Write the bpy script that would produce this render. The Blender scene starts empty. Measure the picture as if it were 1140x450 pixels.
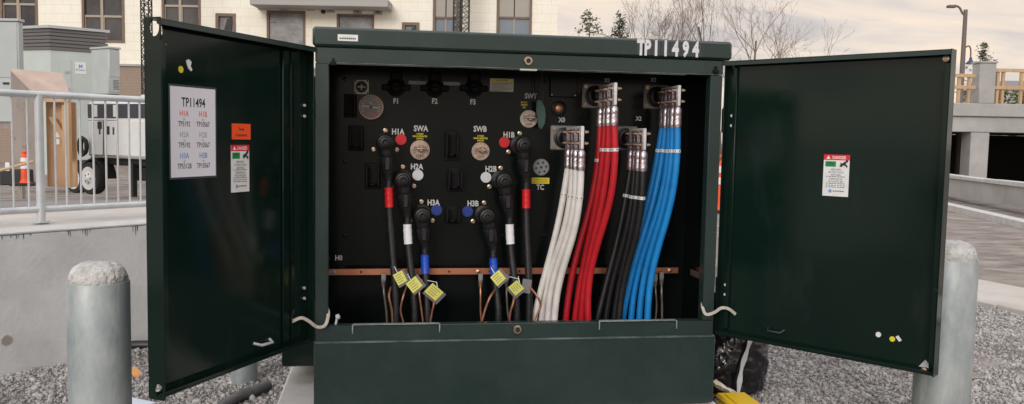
import bpy, bmesh, math, random
import numpy as np
from mathutils import Vector as V, Matrix, noise as mnoise
random.seed(7); np.random.seed(7)
S = bpy.context.scene
COL = S.collection
R_ = math.radians

# ------------------------------------------------------------------ camera
FPX, CAM = 940.39, V((-.6838, -4.0718, 1.55))
YAW, PIT, ROL = .1523, -.0751, .0190
_f = V((math.sin(YAW)*math.cos(PIT), math.cos(YAW)*math.cos(PIT), math.sin(PIT)))
_r = V((math.cos(YAW), -math.sin(YAW), 0)); _u = _r.cross(_f)
CF = _f
CR = math.cos(ROL)*_r + math.sin(ROL)*_u
CU = -math.sin(ROL)*_r + math.cos(ROL)*_u
cd = bpy.data.cameras.new('camera'); cam = bpy.data.objects.new('camera', cd); COL.objects.link(cam)
cd.sensor_fit = 'HORIZONTAL'; cd.sensor_width = 36; cd.lens = FPX/1140*36
cd.clip_start = .05; cd.clip_end = 3000
m3 = Matrix((CR, CU, -CF)).transposed()
cam.matrix_world = Matrix.Translation(CAM) @ m3.to_4x4()
S.camera = cam
NF = V((math.sin(YAW), math.cos(YAW), 0)); NR = V((math.cos(YAW), -math.sin(YAW), 0))

def ray(u, v): return CF + CR*((u-570)/FPX) - CU*((v-225)/FPX)
def atY(u, v, Y): d = ray(u, v); return CAM + d*((Y-CAM.y)/d.y)
def atZ(u, v, Z): d = ray(u, v); return CAM + d*((Z-CAM.z)/d.z)
def atD(u, v, D): d = ray(u, v); return CAM + d*(D/d.dot(NF))          # on the upright plane D metres ahead
def px(p): d = V(p)-CAM; return (570+FPX*d.dot(CR)/d.dot(CF), 225-FPX*d.dot(CU)/d.dot(CF))

# ------------------------------------------------------------------ materials
def srgb(c):
    return tuple(((x/255)/12.92 if x/255 <= .04045 else (((x/255)+.055)/1.055)**2.4) for x in c)
def mat(name, col, rough=.6, metal=0, col2=None, ns=8, nd=6, bump=0, bs=40, coat=0, contrast=(.35, .65), stretch=(1, 1, 1), rvar=0, spec=.5, alpha=1, trans=0, island=0, crough=.05):
    m = bpy.data.materials.new(name); m.use_nodes = True
    nt = m.node_tree; N = nt.nodes; L = nt.links
    b = N['Principled BSDF']
    b.inputs['Base Color'].default_value = (*col, 1); b.inputs['Roughness'].default_value = rough
    b.inputs['Metallic'].default_value = metal; b.inputs['Coat Weight'].default_value = coat
    b.inputs['Coat Roughness'].default_value = crough
    b.inputs['Specular IOR Level'].default_value = spec
    b.inputs['Alpha'].default_value = alpha; b.inputs['Transmission Weight'].default_value = trans
    tc = N.new('ShaderNodeTexCoord'); mp = N.new('ShaderNodeMapping'); mp.inputs['Scale'].default_value = stretch
    L.new(tc.outputs['Object'], mp.inputs['Vector'])
    if col2 or rvar:
        n = N.new('ShaderNodeTexNoise'); n.inputs['Scale'].default_value = ns; n.inputs['Detail'].default_value = nd
        n.inputs['Roughness'].default_value = .62
        L.new(mp.outputs[0], n.inputs['Vector'])
        r = N.new('ShaderNodeMapRange'); r.inputs['From Min'].default_value = contrast[0]; r.inputs['From Max'].default_value = contrast[1]
        L.new(n.outputs['Fac'], r.inputs['Value'])
        if col2:
            x = N.new('ShaderNodeMix'); x.data_type = 'RGBA'
            x.inputs['A'].default_value = (*col, 1); x.inputs['B'].default_value = (*col2, 1)
            if island:
                g = N.new('ShaderNodeNewGeometry'); a = N.new('ShaderNodeMath'); a.operation = 'MULTIPLY_ADD'
                L.new(g.outputs['Random Per Island'], a.inputs[0]); a.inputs[1].default_value = island
                sub = N.new('ShaderNodeMath'); sub.operation = 'MULTIPLY'; sub.inputs[1].default_value = 1-island
                L.new(r.outputs[0], sub.inputs[0]); L.new(sub.outputs[0], a.inputs[2]); L.new(a.outputs[0], x.inputs['Factor'])
            else: L.new(r.outputs[0], x.inputs['Factor'])
            L.new(x.outputs['Result'], b.inputs['Base Color'])
        if rvar:
            q = N.new('ShaderNodeMath'); q.operation = 'MULTIPLY_ADD'; q.inputs[1].default_value = rvar; q.inputs[2].default_value = rough
            L.new(r.outputs[0], q.inputs[0]); L.new(q.outputs[0], b.inputs['Roughness'])
    if bump:
        n2 = N.new('ShaderNodeTexNoise'); n2.inputs['Scale'].default_value = bs; n2.inputs['Detail'].default_value = 5
        L.new(mp.outputs[0], n2.inputs['Vector'])
        bp = N.new('ShaderNodeBump'); bp.inputs['Strength'].default_value = bump; bp.inputs['Distance'].default_value = .02
        L.new(n2.outputs['Fac'], bp.inputs['Height']); L.new(bp.outputs[0], b.inputs['Normal'])
    return m
def layer_noise(m, col, scale, lo, hi, stretch=(1, 1, 1), fac=1.0, detail=8):
    """adds a further layer of stains of their own shape over a material"""
    nt = m.node_tree; N = nt.nodes; L = nt.links; b = N['Principled BSDF']
    src = b.inputs['Base Color'].links[0].from_socket if b.inputs['Base Color'].links else None
    tc = N.new('ShaderNodeTexCoord'); mp = N.new('ShaderNodeMapping'); mp.inputs['Scale'].default_value = stretch
    mp.inputs['Location'].default_value = (3.1, 7.7, 1.3)
    n = N.new('ShaderNodeTexNoise'); n.inputs['Scale'].default_value = scale; n.inputs['Detail'].default_value = detail
    n.inputs['Roughness'].default_value = .65
    L.new(tc.outputs['Object'], mp.inputs[0]); L.new(mp.outputs[0], n.inputs['Vector'])
    r = N.new('ShaderNodeMapRange'); r.inputs['From Min'].default_value = lo; r.inputs['From Max'].default_value = hi; r.inputs['To Max'].default_value = fac
    L.new(n.outputs['Fac'], r.inputs['Value'])
    x = N.new('ShaderNodeMix'); x.data_type = 'RGBA'
    if src: L.new(src, x.inputs['A'])
    else: x.inputs['A'].default_value = b.inputs['Base Color'].default_value
    x.inputs['B'].default_value = (*col, 1)
    L.new(r.outputs[0], x.inputs['Factor']); L.new(x.outputs['Result'], b.inputs['Base Color'])
    return m

M = {}
M['green'] = mat('green_paint', (.0145, .0305, .0275), .22, col2=(.021, .039, .0355), ns=3, rvar=.10, bump=.012, bs=220)  # paler copy of the cabinet green: reflected sky is in the colour
layer_noise(M['green'], (.06, .075, .07), 5, .56, .82, (1, 1, .35), .35)
layer_noise(M['green'], (.14, .17, .165), 30, .69, .76, (.22, 1, 1.7), .6)
M['green_shaded'] = mat('green_paint_shaded', (.0036, .0120, .0088), .055, col2=(.0050, .0150, .0110), ns=2.2, rvar=.10, bump=.008, bs=60, spec=.30)  # same green, darker copy for doors and tank: shade put into the colour
layer_noise(M['green_shaded'], (.035, .048, .043), 3.2, .56, .82, (1.6, 1.6, .6), .30)
layer_noise(M['green_shaded'], (.10, .12, .11), 38, .70, .76, (.25, .25, 1.6), .55)
M['edge_highlight'] = mat('edge_highlight', (.12, .16, .155), .4, col2=(.03, .055, .05), ns=9)  # pale strip colour: the highlight along the edges is painted in
M['panel'] = mat('inner_panel_paint', (.0030, .0050, .0047), .15, col2=(.0046, .0068, .0064), ns=2.5, rvar=.1, bump=.006, bs=120, spec=.2)
M['rubber'] = mat('black_rubber', (.007, .007, .008), .46, col2=(.012, .012, .013), ns=30, bump=.06, bs=90)
M['soot'] = mat('matt_black_plastic', (.004, .004, .0045), .62, col2=(.007, .007, .0075), ns=20, spec=.2)
M['jacket'] = mat('black_cable_jacket', (.008, .008, .009), .48, col2=(.016, .016, .017), ns=25, bump=.12, bs=50, stretch=(1, 1, 2))
M['white_cable'] = mat('white_cable', (.78, .75, .72), .42, col2=(.68, .65, .62), ns=14)
M['red_cable'] = mat('red_cable', (.52, .012, .022), .36, col2=(.44, .010, .018), ns=14)
M['blue_cable'] = mat('blue_cable', (.010, .24, .62), .36, col2=(.008, .19, .54), ns=14)
for c_, d_ in (('white_cable', (.42, .40, .37)), ('red_cable', (.22, .012, .015)), ('blue_cable', (.02, .10, .26))): layer_noise(M[c_], d_, 16, .60, .74, (1, 1, .3), .45)
M['black_cable'] = mat('black_lv_cable', (.008, .008, .009), .40, col2=(.014, .014, .015), ns=14)
M['tape_red'] = mat('red_tape', (.62, .012, .018), .35, bump=.15, bs=60)
M['tape_white'] = mat('white_tape', (.78, .78, .80), .4, bump=.15, bs=60)
M['tape_blue'] = mat('blue_tape', (.012, .07, .50), .35, bump=.15, bs=60)
M['copper'] = mat('copper', (.62, .27, .16), .38, 1, col2=(.48, .20, .13), ns=12, rvar=.15)
M['copper_wire'] = mat('copper_wire', (.52, .24, .15), .45, .8, col2=(.35, .17, .12), ns=40)
M['grey_wire'] = mat('tinned_wire', (.22, .18, .15), .5, .6, col2=(.13, .11, .10), ns=40)
M['brass'] = mat('brass', (.60, .47, .34), .36, 1, col2=(.4, .3, .22), ns=40)
M['steel'] = mat('bright_steel', (.74, .74, .74), .38, .3, col2=(.55, .54, .55), ns=30, rvar=.15)
M['lug'] = mat('tinned_lug', (.60, .57, .58), .28, .9, col2=(.34, .24, .29), ns=34, rvar=.2, bump=.3, bs=45)
M['plate'] = mat('bushing_plate', (.30, .29, .28), .5, .2, col2=(.22, .21, .20), ns=15)
M['dial'] = mat('dial_face', (.50, .36, .29), .5, col2=(.38, .27, .22), ns=40)
M['dial_pale'] = mat('pale_dial_face', (.56, .47, .40), .5, col2=(.44, .36, .30), ns=40)
M['grey_disc'] = mat('grey_disc', (.26, .26, .27), .45, .2)
M['ink'] = mat('black_ink', (.015, .015, .018), .6)
M['grey_ink'] = mat('grey_ink', (.16, .16, .17), .6)
M['red_ink'] = mat('red_ink', (.80, .14, .14), .5)
M['pale_ink'] = mat('pale_grey_ink', (.42, .42, .44), .6)
M['blue_ink'] = mat('blue_ink', (.17, .31, .68), .5)
M['letter'] = mat('silver_letter', (.68, .69, .71), .42, col2=(.58, .59, .6), ns=30)
M['panel_letter'] = mat('panel_letter', (.55, .55, .54), .5)
M['letter_back'] = mat('letter_backing', (.040, .044, .052), .45)
M['paper'] = mat('paper', (.80, .80, .86), .35, coat=.3)
M['sleeve_edge'] = mat('sleeve_edge', (.05, .055, .06), .3)
M['label_white'] = mat('label_white', (.76, .77, .76), .42, col2=(.68, .69, .68), ns=40)
M['label_cream'] = mat('label_cream', (.55, .54, .45), .5)
M['yellow'] = mat('yellow_label', (.70, .60, .03), .45)
M['tag_yellow'] = mat('tag_yellow', (.74, .72, .16), .45)
M['tag_sleeve'] = mat('tag_sleeve', (.22, .22, .22), .25, alpha=.75)
M['sticker_red'] = mat('sticker_red', (.58, .012, .018), .4)
M['sticker_white'] = mat('sticker_white', (.62, .64, .66), .4)
M['sticker_blue'] = mat('sticker_blue', (.012, .04, .24), .4)
M['orange'] = mat('orange_label', (.90, .09, .015), .45)
M['sign_green'] = mat('sign_green', (.01, .22, .05), .45)
M['sign_red'] = mat('sign_red', (.72, .02, .035), .4)
M['lever'] = mat('green_lever', (.035, .09, .08), .35)
M['guard'] = mat('worn_guard_steel', (.30, .33, .33), .4, col2=(.16, .19, .19), ns=30)
M['strap'] = mat('braided_strap', (.50, .47, .40), .6, col2=(.36, .33, .28), ns=60)
M['galv'] = mat('galvanised_steel', (.40, .43, .43), .50, .25, col2=(.22, .26, .27), ns=6, nd=10, rvar=.15, contrast=(.36, .64), stretch=(1, 1, .45), bump=.05, bs=60)
layer_noise(M['galv'], (.55, .56, .52), 11, .54, .70, (1, 1, .22), .6)
layer_noise(M['galv'], (.13, .15, .155), 22, .58, .72, (1, 1, .3), .5)
M['galv_rail'] = mat('galvanised_rail', (.60, .62, .63), .42, .25, col2=(.46, .48, .50), ns=6)
M['rough_concrete'] = mat('rough_concrete', (.60, .59, .57), .95, col2=(.38, .37, .36), ns=22, nd=9, bump=.9, bs=55)
M['wall_concrete'] = mat('wall_concrete', (.68, .68, .67), .9, col2=(.54, .54, .535), ns=2.2, nd=9, bump=.12, bs=35)
layer_noise(M['wall_concrete'], (.70, .70, .69), 4, .55, .75, (1, 1, .22), .5)
layer_noise(M['wall_concrete'], (.24, .24, .235), 16, .66, .76, (1, 1, .7), .6)
M['coping'] = mat('coping_concrete', (.55, .545, .53), .9, col2=(.45, .445, .43), ns=6, bump=.1, bs=60)
M['pad'] = mat('pad_concrete', (.55, .53, .50), .9, col2=(.45, .43, .41), ns=6, nd=8, bump=.1, bs=60)
M['garage'] = mat('garage_concrete', (.42, .41, .40), .9, col2=(.32, .315, .31), ns=1.2, nd=8)
M['stone'] = mat('crushed_stone', (.19, .182, .175), .9, col2=(.52, .495, .475), ns=70, island=.72, bump=.2, bs=80)
layer_noise(M['stone'], (.11, .088, .075), 1.6, .52, .68, (1, 1, 1), .55)
M['bed'] = mat('gravel_bed', (.075, .068, .063), .95, col2=(.22, .20, .19), ns=38, nd=8, bump=.8, bs=60)
M['road'] = mat('dusty_road', (.17, .142, .122), .9, col2=(.31, .27, .24), ns=1.3, nd=10, bump=.7, bs=9, stretch=(1, 1.5, 1))
layer_noise(M['road'], (.10, .09, .082), 2.0, .50, .62, (.75, 2.0, 1), .7)
layer_noise(M['road'], (.12, .105, .095), 14, .60, .70, (1, 1, 1), .6)
M['yard'] = mat('yard_asphalt', (.16, .155, .15), .9, col2=(.24, .23, .22), ns=1.5, nd=8, bump=.2, bs=30)
M['sidewalk'] = mat('sidewalk_concrete', (.50, .47, .43), .9, col2=(.40, .37, .34), ns=2, nd=8, bump=.1, bs=40)
M['cream'] = mat('cream_board', (.88, .85, .75), .85, col2=(.83, .79, .68), ns=1.2, nd=8)
M['brick'] = mat('brown_brick', (.30, .22, .17), .9, col2=(.24, .17, .13), ns=12)
M['brown_frame'] = mat('brown_frame', (.20, .13, .09), .6, col2=(.15, .10, .07), ns=4)
M['tan_frame'] = mat('tan_frame', (.36, .30, .23), .55)
M['dark_glass'] = mat('dark_glass', (.035, .035, .04), .12, col2=(.09, .085, .085), ns=.7)
M['blue_glass'] = mat('blue_glass', (.16, .20, .24), .15, col2=(.22, .26, .30), ns=.5)
M['plastic_sheet'] = mat('plastic_sheet', (.13, .125, .125), .3, col2=(.27, .27, .28), ns=1.6, nd=9, bump=.6, bs=3)
M['panel_beige'] = mat('beige_panel', (.36, .33, .29), .6)
M['slab'] = mat('balcony_slab', (.38, .37, .36), .9)
M['mast'] = mat('dark_steel', (.03, .03, .032), .5, .4)
M['pale_box'] = mat('pale_green_steel', (.50, .56, .53), .45, col2=(.45, .51, .485), ns=1.5)
M['grey_box'] = mat('grey_steel', (.44, .47, .47), .45, col2=(.39, .42, .42), ns=2)
M['louvre'] = mat('louvre_grey', (.13, .125, .125), .55)
M['trailer_white'] = mat('trailer_white', (.72, .73, .72), .4, col2=(.64, .65, .64), ns=2)
M['dark_band'] = mat('dark_band', (.035, .04, .055), .5)
M['tyre'] = mat('tyre_rubber', (.02, .02, .02), .8)
M['chassis'] = mat('chassis_black', (.018, .018, .018), .6)
M['ply_grey'] = mat('weathered_plywood', (.33, .285, .255), .85, col2=(.24, .205, .18), ns=3, nd=9, stretch=(1, 1, .25))
layer_noise(M['ply_grey'], (.05, .04, .035), 12, .62, .7, (1, 1, .5), .7)
M['ply_pink'] = mat('pale_plywood', (.50, .40, .34), .85, col2=(.42, .33, .28), ns=3, nd=9)
M['ply_brown'] = mat('new_plywood', (.50, .31, .18), .8, col2=(.42, .25, .14), ns=3, nd=9, stretch=(1, 1, .3))
M['lumber'] = mat('raw_lumber', (.55, .38, .23), .8, col2=(.43, .29, .17), ns=4, stretch=(1, 1, .3))
M['cone_orange'] = mat('cone_orange', (.85, .09, .02), .5)
M['cone_white'] = mat('reflective_white', (.75, .74, .72), .4)
M['bark'] = mat('grey_bark', (.17, .135, .115), .95, col2=(.12, .095, .085), ns=4)
M['twig'] = mat('twig_bark', (.25, .19, .155), .95, col2=(.18, .14, .115), ns=1)
M['needle'] = mat('needle_green', (.045, .06, .035), .85, col2=(.085, .095, .06), ns=1.5, island=.5)
M['needle_pale'] = mat('pale_needle', (.08, .095, .05), .85, col2=(.13, .14, .08), ns=1.5, island=.5)
M['hedge'] = mat('hedge_leaf', (.045, .065, .03), .85, col2=(.09, .11, .05), ns=2, island=.5)
M['pole'] = mat('lamp_pole', (.14, .11, .10), .55)
M['lamp_blue'] = mat('lamp_blue', (.05, .06, .13), .4)
M['bag'] = mat('black_plastic', (.009, .009, .011), .14, coat=.5, bump=.28, bs=16, crough=.08)
M['bag_strip'] = mat('white_plastic_strip', (.60, .62, .66), .35, bump=.4, bs=25)
M['yellow_case'] = mat('yellow_plastic', (.80, .52, .01), .35)
M['wrap'] = mat('crumpled_wrap', (.62, .58, .52), .5, col2=(.45, .36, .22), ns=9, bump=.6, bs=18)
M['board_blue'] = mat('pale_blue_board', (.62, .68, .76), .6, col2=(.55, .61, .69), ns=5)
M['leaf'] = mat('dry_leaf', (.68, .33, .11), .7, col2=(.5, .22, .07), ns=20)
M['conduit'] = mat('grey_conduit', (.075, .075, .08), .6, col2=(.11, .11, .11), ns=20)
M['black_pipe'] = mat('black_pipe', (.02, .02, .024), .45)
M['roof_tile'] = mat('house_roof', (.20, .19, .19), .8)
M['house_wall'] = mat('house_wall', (.55, .53, .50), .8)
M['clear'] = mat('gauge_glass', (.05, .04, .045), .15, col2=(.12, .10, .10), ns=8)

# brick coursing / board seams on the two facade materials
def seams(m, w, h, mortar, msize=.012, offset=.5):
    nt = m.node_tree; N = nt.nodes; L = nt.links; b = N['Principled BSDF']
    src = b.inputs['Base Color'].links[0].from_socket
    tc = N.new('ShaderNodeTexCoord'); sp = N.new('ShaderNodeSeparateXYZ'); cb = N.new('ShaderNodeCombineXYZ')
    L.new(tc.outputs['Object'], sp.inputs[0]); L.new(sp.outputs[0], cb.inputs[0]); L.new(sp.outputs[2], cb.inputs[1])
    br = N.new('ShaderNodeTexBrick'); br.inputs['Scale'].default_value = 1; br.inputs['Brick Width'].default_value = w
    br.inputs['Row Height'].default_value = h; br.inputs['Mortar Size'].default_value = msize; br.offset = offset
    br.inputs['Mortar Smooth'].default_value = .2
    L.new(cb.outputs[0], br.inputs['Vector']); L.new(src, br.inputs['Color1']); L.new(src, br.inputs['Color2'])
    br.inputs['Mortar'].default_value = (*mortar, 1); L.new(br.outputs['Color'], b.inputs['Base Color'])
seams(M['cream'], .82, .41, (.72, .655, .53), .010, .5)
seams(M['brick'], .22, .075, (.36, .31, .27), .01)

# ------------------------------------------------------------------ mesh builder
class MB:
    def __init__(s): s.v = []; s.f = []; s.m = []; s.mats = []; s.T = Matrix.Identity(4)
    def mi(s, m):
        if m not in s.mats: s.mats.append(m)
        return s.mats.index(m)
    def add(s, vs, fs, m):
        k = len(s.v); i = s.mi(m)
        s.v += [s.T @ V(p) for p in vs]
        for f in fs: s.f.append([a+k for a in f]); s.m.append(i)
        return s
    def box(s, x0, x1, y0, y1, z0, z1, m, bev=0):
        if x1 < x0: x0, x1 = x1, x0
        if y1 < y0: y0, y1 = y1, y0
        if z1 < z0: z0, z1 = z1, z0
        if not bev:
            vs = [(x, y, z) for x in (x0, x1) for y in (y0, y1) for z in (z0, z1)]
            return s.add(vs, [(0, 1, 3, 2), (4, 6, 7, 5), (0, 4, 5, 1), (2, 3, 7, 6), (0, 2, 6, 4), (1, 5, 7, 3)], m)
        b = min(bev, (x1-x0)*.45, (y1-y0)*.45, (z1-z0)*.45)
        vs = []; idx = {}
        for i in (0, 1):
            for j in (0, 1):
                for k in (0, 1):
                    X, Y, Z = (x0, x1)[i], (y0, y1)[j], (z0, z1)[k]
                    dx, dy, dz = (b, -b)[i], (b, -b)[j], (b, -b)[k]
                    idx[i, j, k] = len(vs)
                    vs += [(X, Y+dy, Z+dz), (X+dx, Y, Z+dz), (X+dx, Y+dy, Z)]
        g = lambda i, j, k, a: idx[i, j, k]+a
        fs = []
        for i in (0, 1):
            fs.append([g(i, 0, 0, 0), g(i, 1, 0, 0), g(i, 1, 1, 0), g(i, 0, 1, 0)])
            fs.append([g(0, i, 0, 1), g(1, i, 0, 1), g(1, i, 1, 1), g(0, i, 1, 1)])
            fs.append([g(0, 0, i, 2), g(1, 0, i, 2), g(1, 1, i, 2), g(0, 1, i, 2)])
            for j in (0, 1):
                fs.append([g(i, j, 0, 0), g(i, j, 0, 1), g(i, j, 1, 1), g(i, j, 1, 0)])
                fs.append([g(i, 0, j, 0), g(i, 0, j, 2), g(i, 1, j, 2), g(i, 1, j, 0)])
                fs.append([g(0, i, j, 1), g(0, i, j, 2), g(1, i, j, 2), g(1, i, j, 1)])
                for k in (0, 1): fs.append([g(i, j, k, 0), g(i, j, k, 1), g(i, j, k, 2)])
        return s.add(vs, fs, m)
    def tube(s, path, r, m, n=8, caps=True):
        P = [V(p) for p in path]; k = len(P)
        rr = r if isinstance(r, (list, tuple)) else [r]*k
        up = None; vs = []
        for i in range(k):
            t = (P[min(i+1, k-1)]-P[max(i-1, 0)])
            t = t.normalized() if t.length > 1e-9 else V((0, 0, 1))
            if up is None: up = t.orthogonal().normalized()
            else:
                up = up-t*up.dot(t)
                up = up.normalized() if up.length > 1e-6 else t.orthogonal().normalized()
            w = t.cross(up)
            for a in range(n):
                an = 2*math.pi*a/n; vs.append(P[i]+(up*math.cos(an)+w*math.sin(an))*rr[i])
        fs = [[i*n+a, i*n+(a+1) % n, (i+1)*n+(a+1) % n, (i+1)*n+a] for i in range(k-1) for a in range(n)]
        if caps: fs += [list(range(n))[::-1], [(k-1)*n+a for a in range(n)]]
        return s.add(vs, fs, m)
    def lathe(s, prof, origin, axis, m, n=20, caps=True):
        """prof: (radius, distance along axis)"""
        ax = V(axis).normalized(); u = ax.orthogonal().normalized()
        if abs(ax.z) < .9: u = V((0, 0, 1)); u = (u-ax*u.dot(ax)).normalized()
        w = ax.cross(u); o = V(origin); vs = []
        for r, h in prof:
            for a in range(n):
                an = 2*math.pi*a/n; vs.append(o+ax*h+(u*math.cos(an)+w*math.sin(an))*r)
        k = len(prof)
        fs = [[i*n+a, i*n+(a+1) % n, (i+1)*n+(a+1) % n, (i+1)*n+a] for i in range(k-1) for a in range(n)]
        if caps: fs += [list(range(n))[::-1], [(k-1)*n+a for a in range(n)]]
        return s.add(vs, fs, m)
    def prism(s, pts, o, a, b, n, t, m):
        """polygon pts in plane (a,b) at o, thickness t along n"""
        a, b, n, o = V(a), V(b), V(n), V(o); k = len(pts)
        vs = [o+a*x+b*y for x, y in pts]+[o+a*x+b*y+n*t for x, y in pts]
        fs = [list(range(k))[::-1], list(range(k, 2*k))]+[[i, (i+1) % k, k+(i+1) % k, k+i] for i in range(k)]
        return s.add(vs, fs, m)
    def quad(s, p, m): return s.add(p, [list(range(len(p)))], m)
    def disc(s, o, nrm, r, t, m, n=24): return s.lathe([(r, 0), (r, t)], o, nrm, m, n)
    def text(s, txt, o, a, b, h, m, cx=True, bold=0, sx=1, t=.0006, lift=0.0005):
        """letters of cap height h, centred on o, reading along a with up b"""
        a = V(a).normalized(); b = V(b).normalized(); n = a.cross(b)
        c = bpy.data.curves.new('t', 'FONT'); c.body = txt; c.size = 1; c.offset = bold; c.extrude = 0
        c.resolution_u = 2
        c.align_x = 'CENTER' if cx else 'LEFT'
        ob = bpy.data.objects.new('t', c); me = ob.to_mesh()
        k = h/.70; o = V(o)
        vs = [o+a*(p.co.x*k*sx)+b*((p.co.y-.35)*k)+n*lift for p in me.vertices]
        fs = [list(p.vertices) for p in me.polygons]
        s.add(vs, fs, m)
        ob.to_mesh_clear(); bpy.data.objects.remove(ob); bpy.data.curves.remove(c)
        return s
    def build(s, name, parent=None, smooth=True, origin=None, fix=True, ang=38):
        root = parent
        while root is not None and root.parent is not None: root = root.parent
        off = V(root.location) if root is not None else (V(origin) if origin is not None else None)
        if off is None:
            xs = np.array([tuple(p) for p in s.v]); off = V((float(xs[:, 0].mean()), float(xs[:, 1].mean()), float(xs[:, 2].min())))
        me = bpy.data.meshes.new(name)
        me.from_pydata([tuple(p-off) for p in s.v], [], s.f)
        for m in s.mats: me.materials.append(M[m])
        me.polygons.foreach_set('material_index', s.m)
        if fix:
            bm = bmesh.new(); bm.from_mesh(me); bmesh.ops.recalc_face_normals(bm, faces=bm.faces); bm.to_mesh(me); bm.free()
        if smooth:
            me.polygons.foreach_set('use_smooth', [True]*len(me.polygons)); me.set_sharp_from_angle(angle=R_(ang))
        me.update()
        o = bpy.data.objects.new(name, me); COL.objects.link(o)
        if parent is not None: o.parent = parent
        else: o.location = off
        return o
def tag(o, label, cat, group=None):
    o['label'] = label; o['category'] = cat
    if group: o['group'] = group
    return o
def thing(name, loc, label, cat, group=None):
    o = bpy.data.objects.new(name, None); COL.objects.link(o); o.location = loc; o.empty_display_size = .1
    return tag(o, label, cat, group)
def struct(o): o['kind'] = 'structure'; return o
def copy_tree(o, parent=None):
    c = o.copy(); COL.objects.link(c)
    if parent is not None: c.parent = parent
    for ch in list(o.children): copy_tree(ch, c)
    return c
def bez(p0, p1, p2, p3, n=14):
    p0, p1, p2, p3 = V(p0), V(p1), V(p2), V(p3); out = []
    for i in range(n+1):
        t = i/n; q = 1-t
        out.append(p0*q**3+p1*3*q*q*t+p2*3*q*t*t+p3*t**3)
    return out
def smooth_path(pts, n=6):
    P = [V(p) for p in pts]; P = [P[0]*2-P[1]]+P+[P[-1]*2-P[-2]]; out = []
    for i in range(1, len(P)-2):
        a, b, c, d = P[i-1:i+3]
        for j in range(n):
            t = j/n
            out.append(.5*((2*b)+(c-a)*t+(2*a-5*b+4*c-d)*t*t+(3*b-a-3*c+d)*t**3))
    out.append(P[-2]); return out
X_, Y_, Z_ = V((1, 0, 0)), V((0, 1, 0)), V((0, 0, 1)); FRONT = V((0, -1, 0))

# ------------------------------------------------------------------ transformer cabinet
BP = .42                                   # depth of the terminal panel behind the front
cab = thing('transformer_cabinet', (0, .8, .2), 'large dark green electrical transformer cabinet with both doors wide open', 'transformer')
zt, zl, zh, zs, zr = 2.052, 1.960, 1.889, .564, .640
b = MB(); b.box(-1.012, 1.040, -.018, 1.95, zl, zt, 'green', .012)
b.box(-1.004, 1.03, .06, 1.9, zl-.02, zl, 'green')
lid = b.build('lid', cab)
b = MB(); b.box(-1.0, 1.0, -.004, .05, zh, zl-.002, 'green', .003)
b.box(-.995, .995, -.0025, .0, zh-.0025, zh+.003, 'edge_highlight')
b.build('header', cab)
b = MB(); b.box(-1.0, -.937, 0, .06, zr, zh-.003, 'green', .003); b.build('door_post', cab)
b = MB(); b.box(.937, 1.0, 0, .06, zr, zh-.003, 'green', .003); b.build('door_post', cab)
b = MB(); b.box(-.998, .998, 0, .05, zs-.02, zr, 'green', .004); sill = b.build('sill', cab)
b = MB(); b.box(-1.003, 1.003, -.022, .05, .215, zs-.0, 'green', .004)
b.box(-1.0, 1.0, -.0245, -.004, zs-.0065, zs+.0012, 'edge_highlight', .002)  # bright line on the ledge, a highlight drawn as a pale strip
b.build('lower_panel', cab)
b = MB()
b.box(-1.0, -.985, .06, .5, .22, zl-.02, 'panel'); b.box(.985, 1.0, .06, .5, .22, zl-.02, 'panel')
b.box(-.985, .985, .06, .5, zl-.04, zl-.022, 'panel')
b.build('side_wall', cab)
b = MB(); b.box(-.984, .984, BP, BP+.02, .22, zl-.045, 'panel')
b.build('terminal_panel', cab)
b = MB(); b.box(-1.212, 1.15, .505, 1.85, .305, 1.86, 'green_shaded', .01)
for i in range(9): b.box(-1.10+i*.26, -1.085+i*.26, 1.86, 2.15, .5, 1.7, 'green_shaded')
b.build('tank', cab)
for u, v in ((384, 88), (384, 180), (384, 262), (470, 88), (560, 262), (606, 262), (606, 92), (640, 262), (745, 262), (748, 140)):
    b = MB(); b.lathe([(.011, 0), (.011, .007), (.006, .008)], atY(u, v, BP-.0003), FRONT, 'panel', 6); b.build('panel_bolt', cab)
for u in (369.5,):
    x = atY(u, 200, BP).x; b = MB(); b.box(x-.012, x+.012, BP-.007, BP-.0004, .25, zl-.06, 'panel', .002); b.build('panel_seam', cab)
# bolts in header and sill
for (u, v) in ((588, 68), (576, 367)):
    p = atY(u, v, -.004); b = MB()
    b.lathe([(.022, 0), (.022, .008), (.019, .011), (.012, .011), (.011, .004)], p, FRONT, 'brass', 20)
    b.disc(p+FRONT*.003, FRONT, .0105, .003, 'ink', 16); b.build('captive_bolt', cab)
# edge guards on the sill
for (u0, v0, u1, v1) in ((392.5, 361, 489.5, 359), (667.5, 354.5, 753.5, 353)):
    a0, a1 = atY(u0, v0, -.006), atY(u1, v1, -.006); a0.z = a1.z = zr+.004; b = MB()
    b.box(a0.x, a1.x, -.009, .02, zr+.0005, zr+.005, 'guard', .002)
    for q in (a0, a1): b.box(q.x-.003, q.x+.003, -.009, -.0045, zr-.040, zr+.003, 'guard', .001)
    b.build('edge_guard', cab)
# little tab on the sill at left
p = atY(376, 357, .02); b = MB(); b.tube([(p.x-.01, .03, zr), (p.x-.004, .03, zr+.03)], .006, 'steel'); b.lathe([(.001, -.012), (.013, -.006), (.013, .006), (.001, .012)], (p.x, .03, zr+.036), (1, -.3, .4), 'steel', 10)
b.build('grounding_stud', cab)
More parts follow.
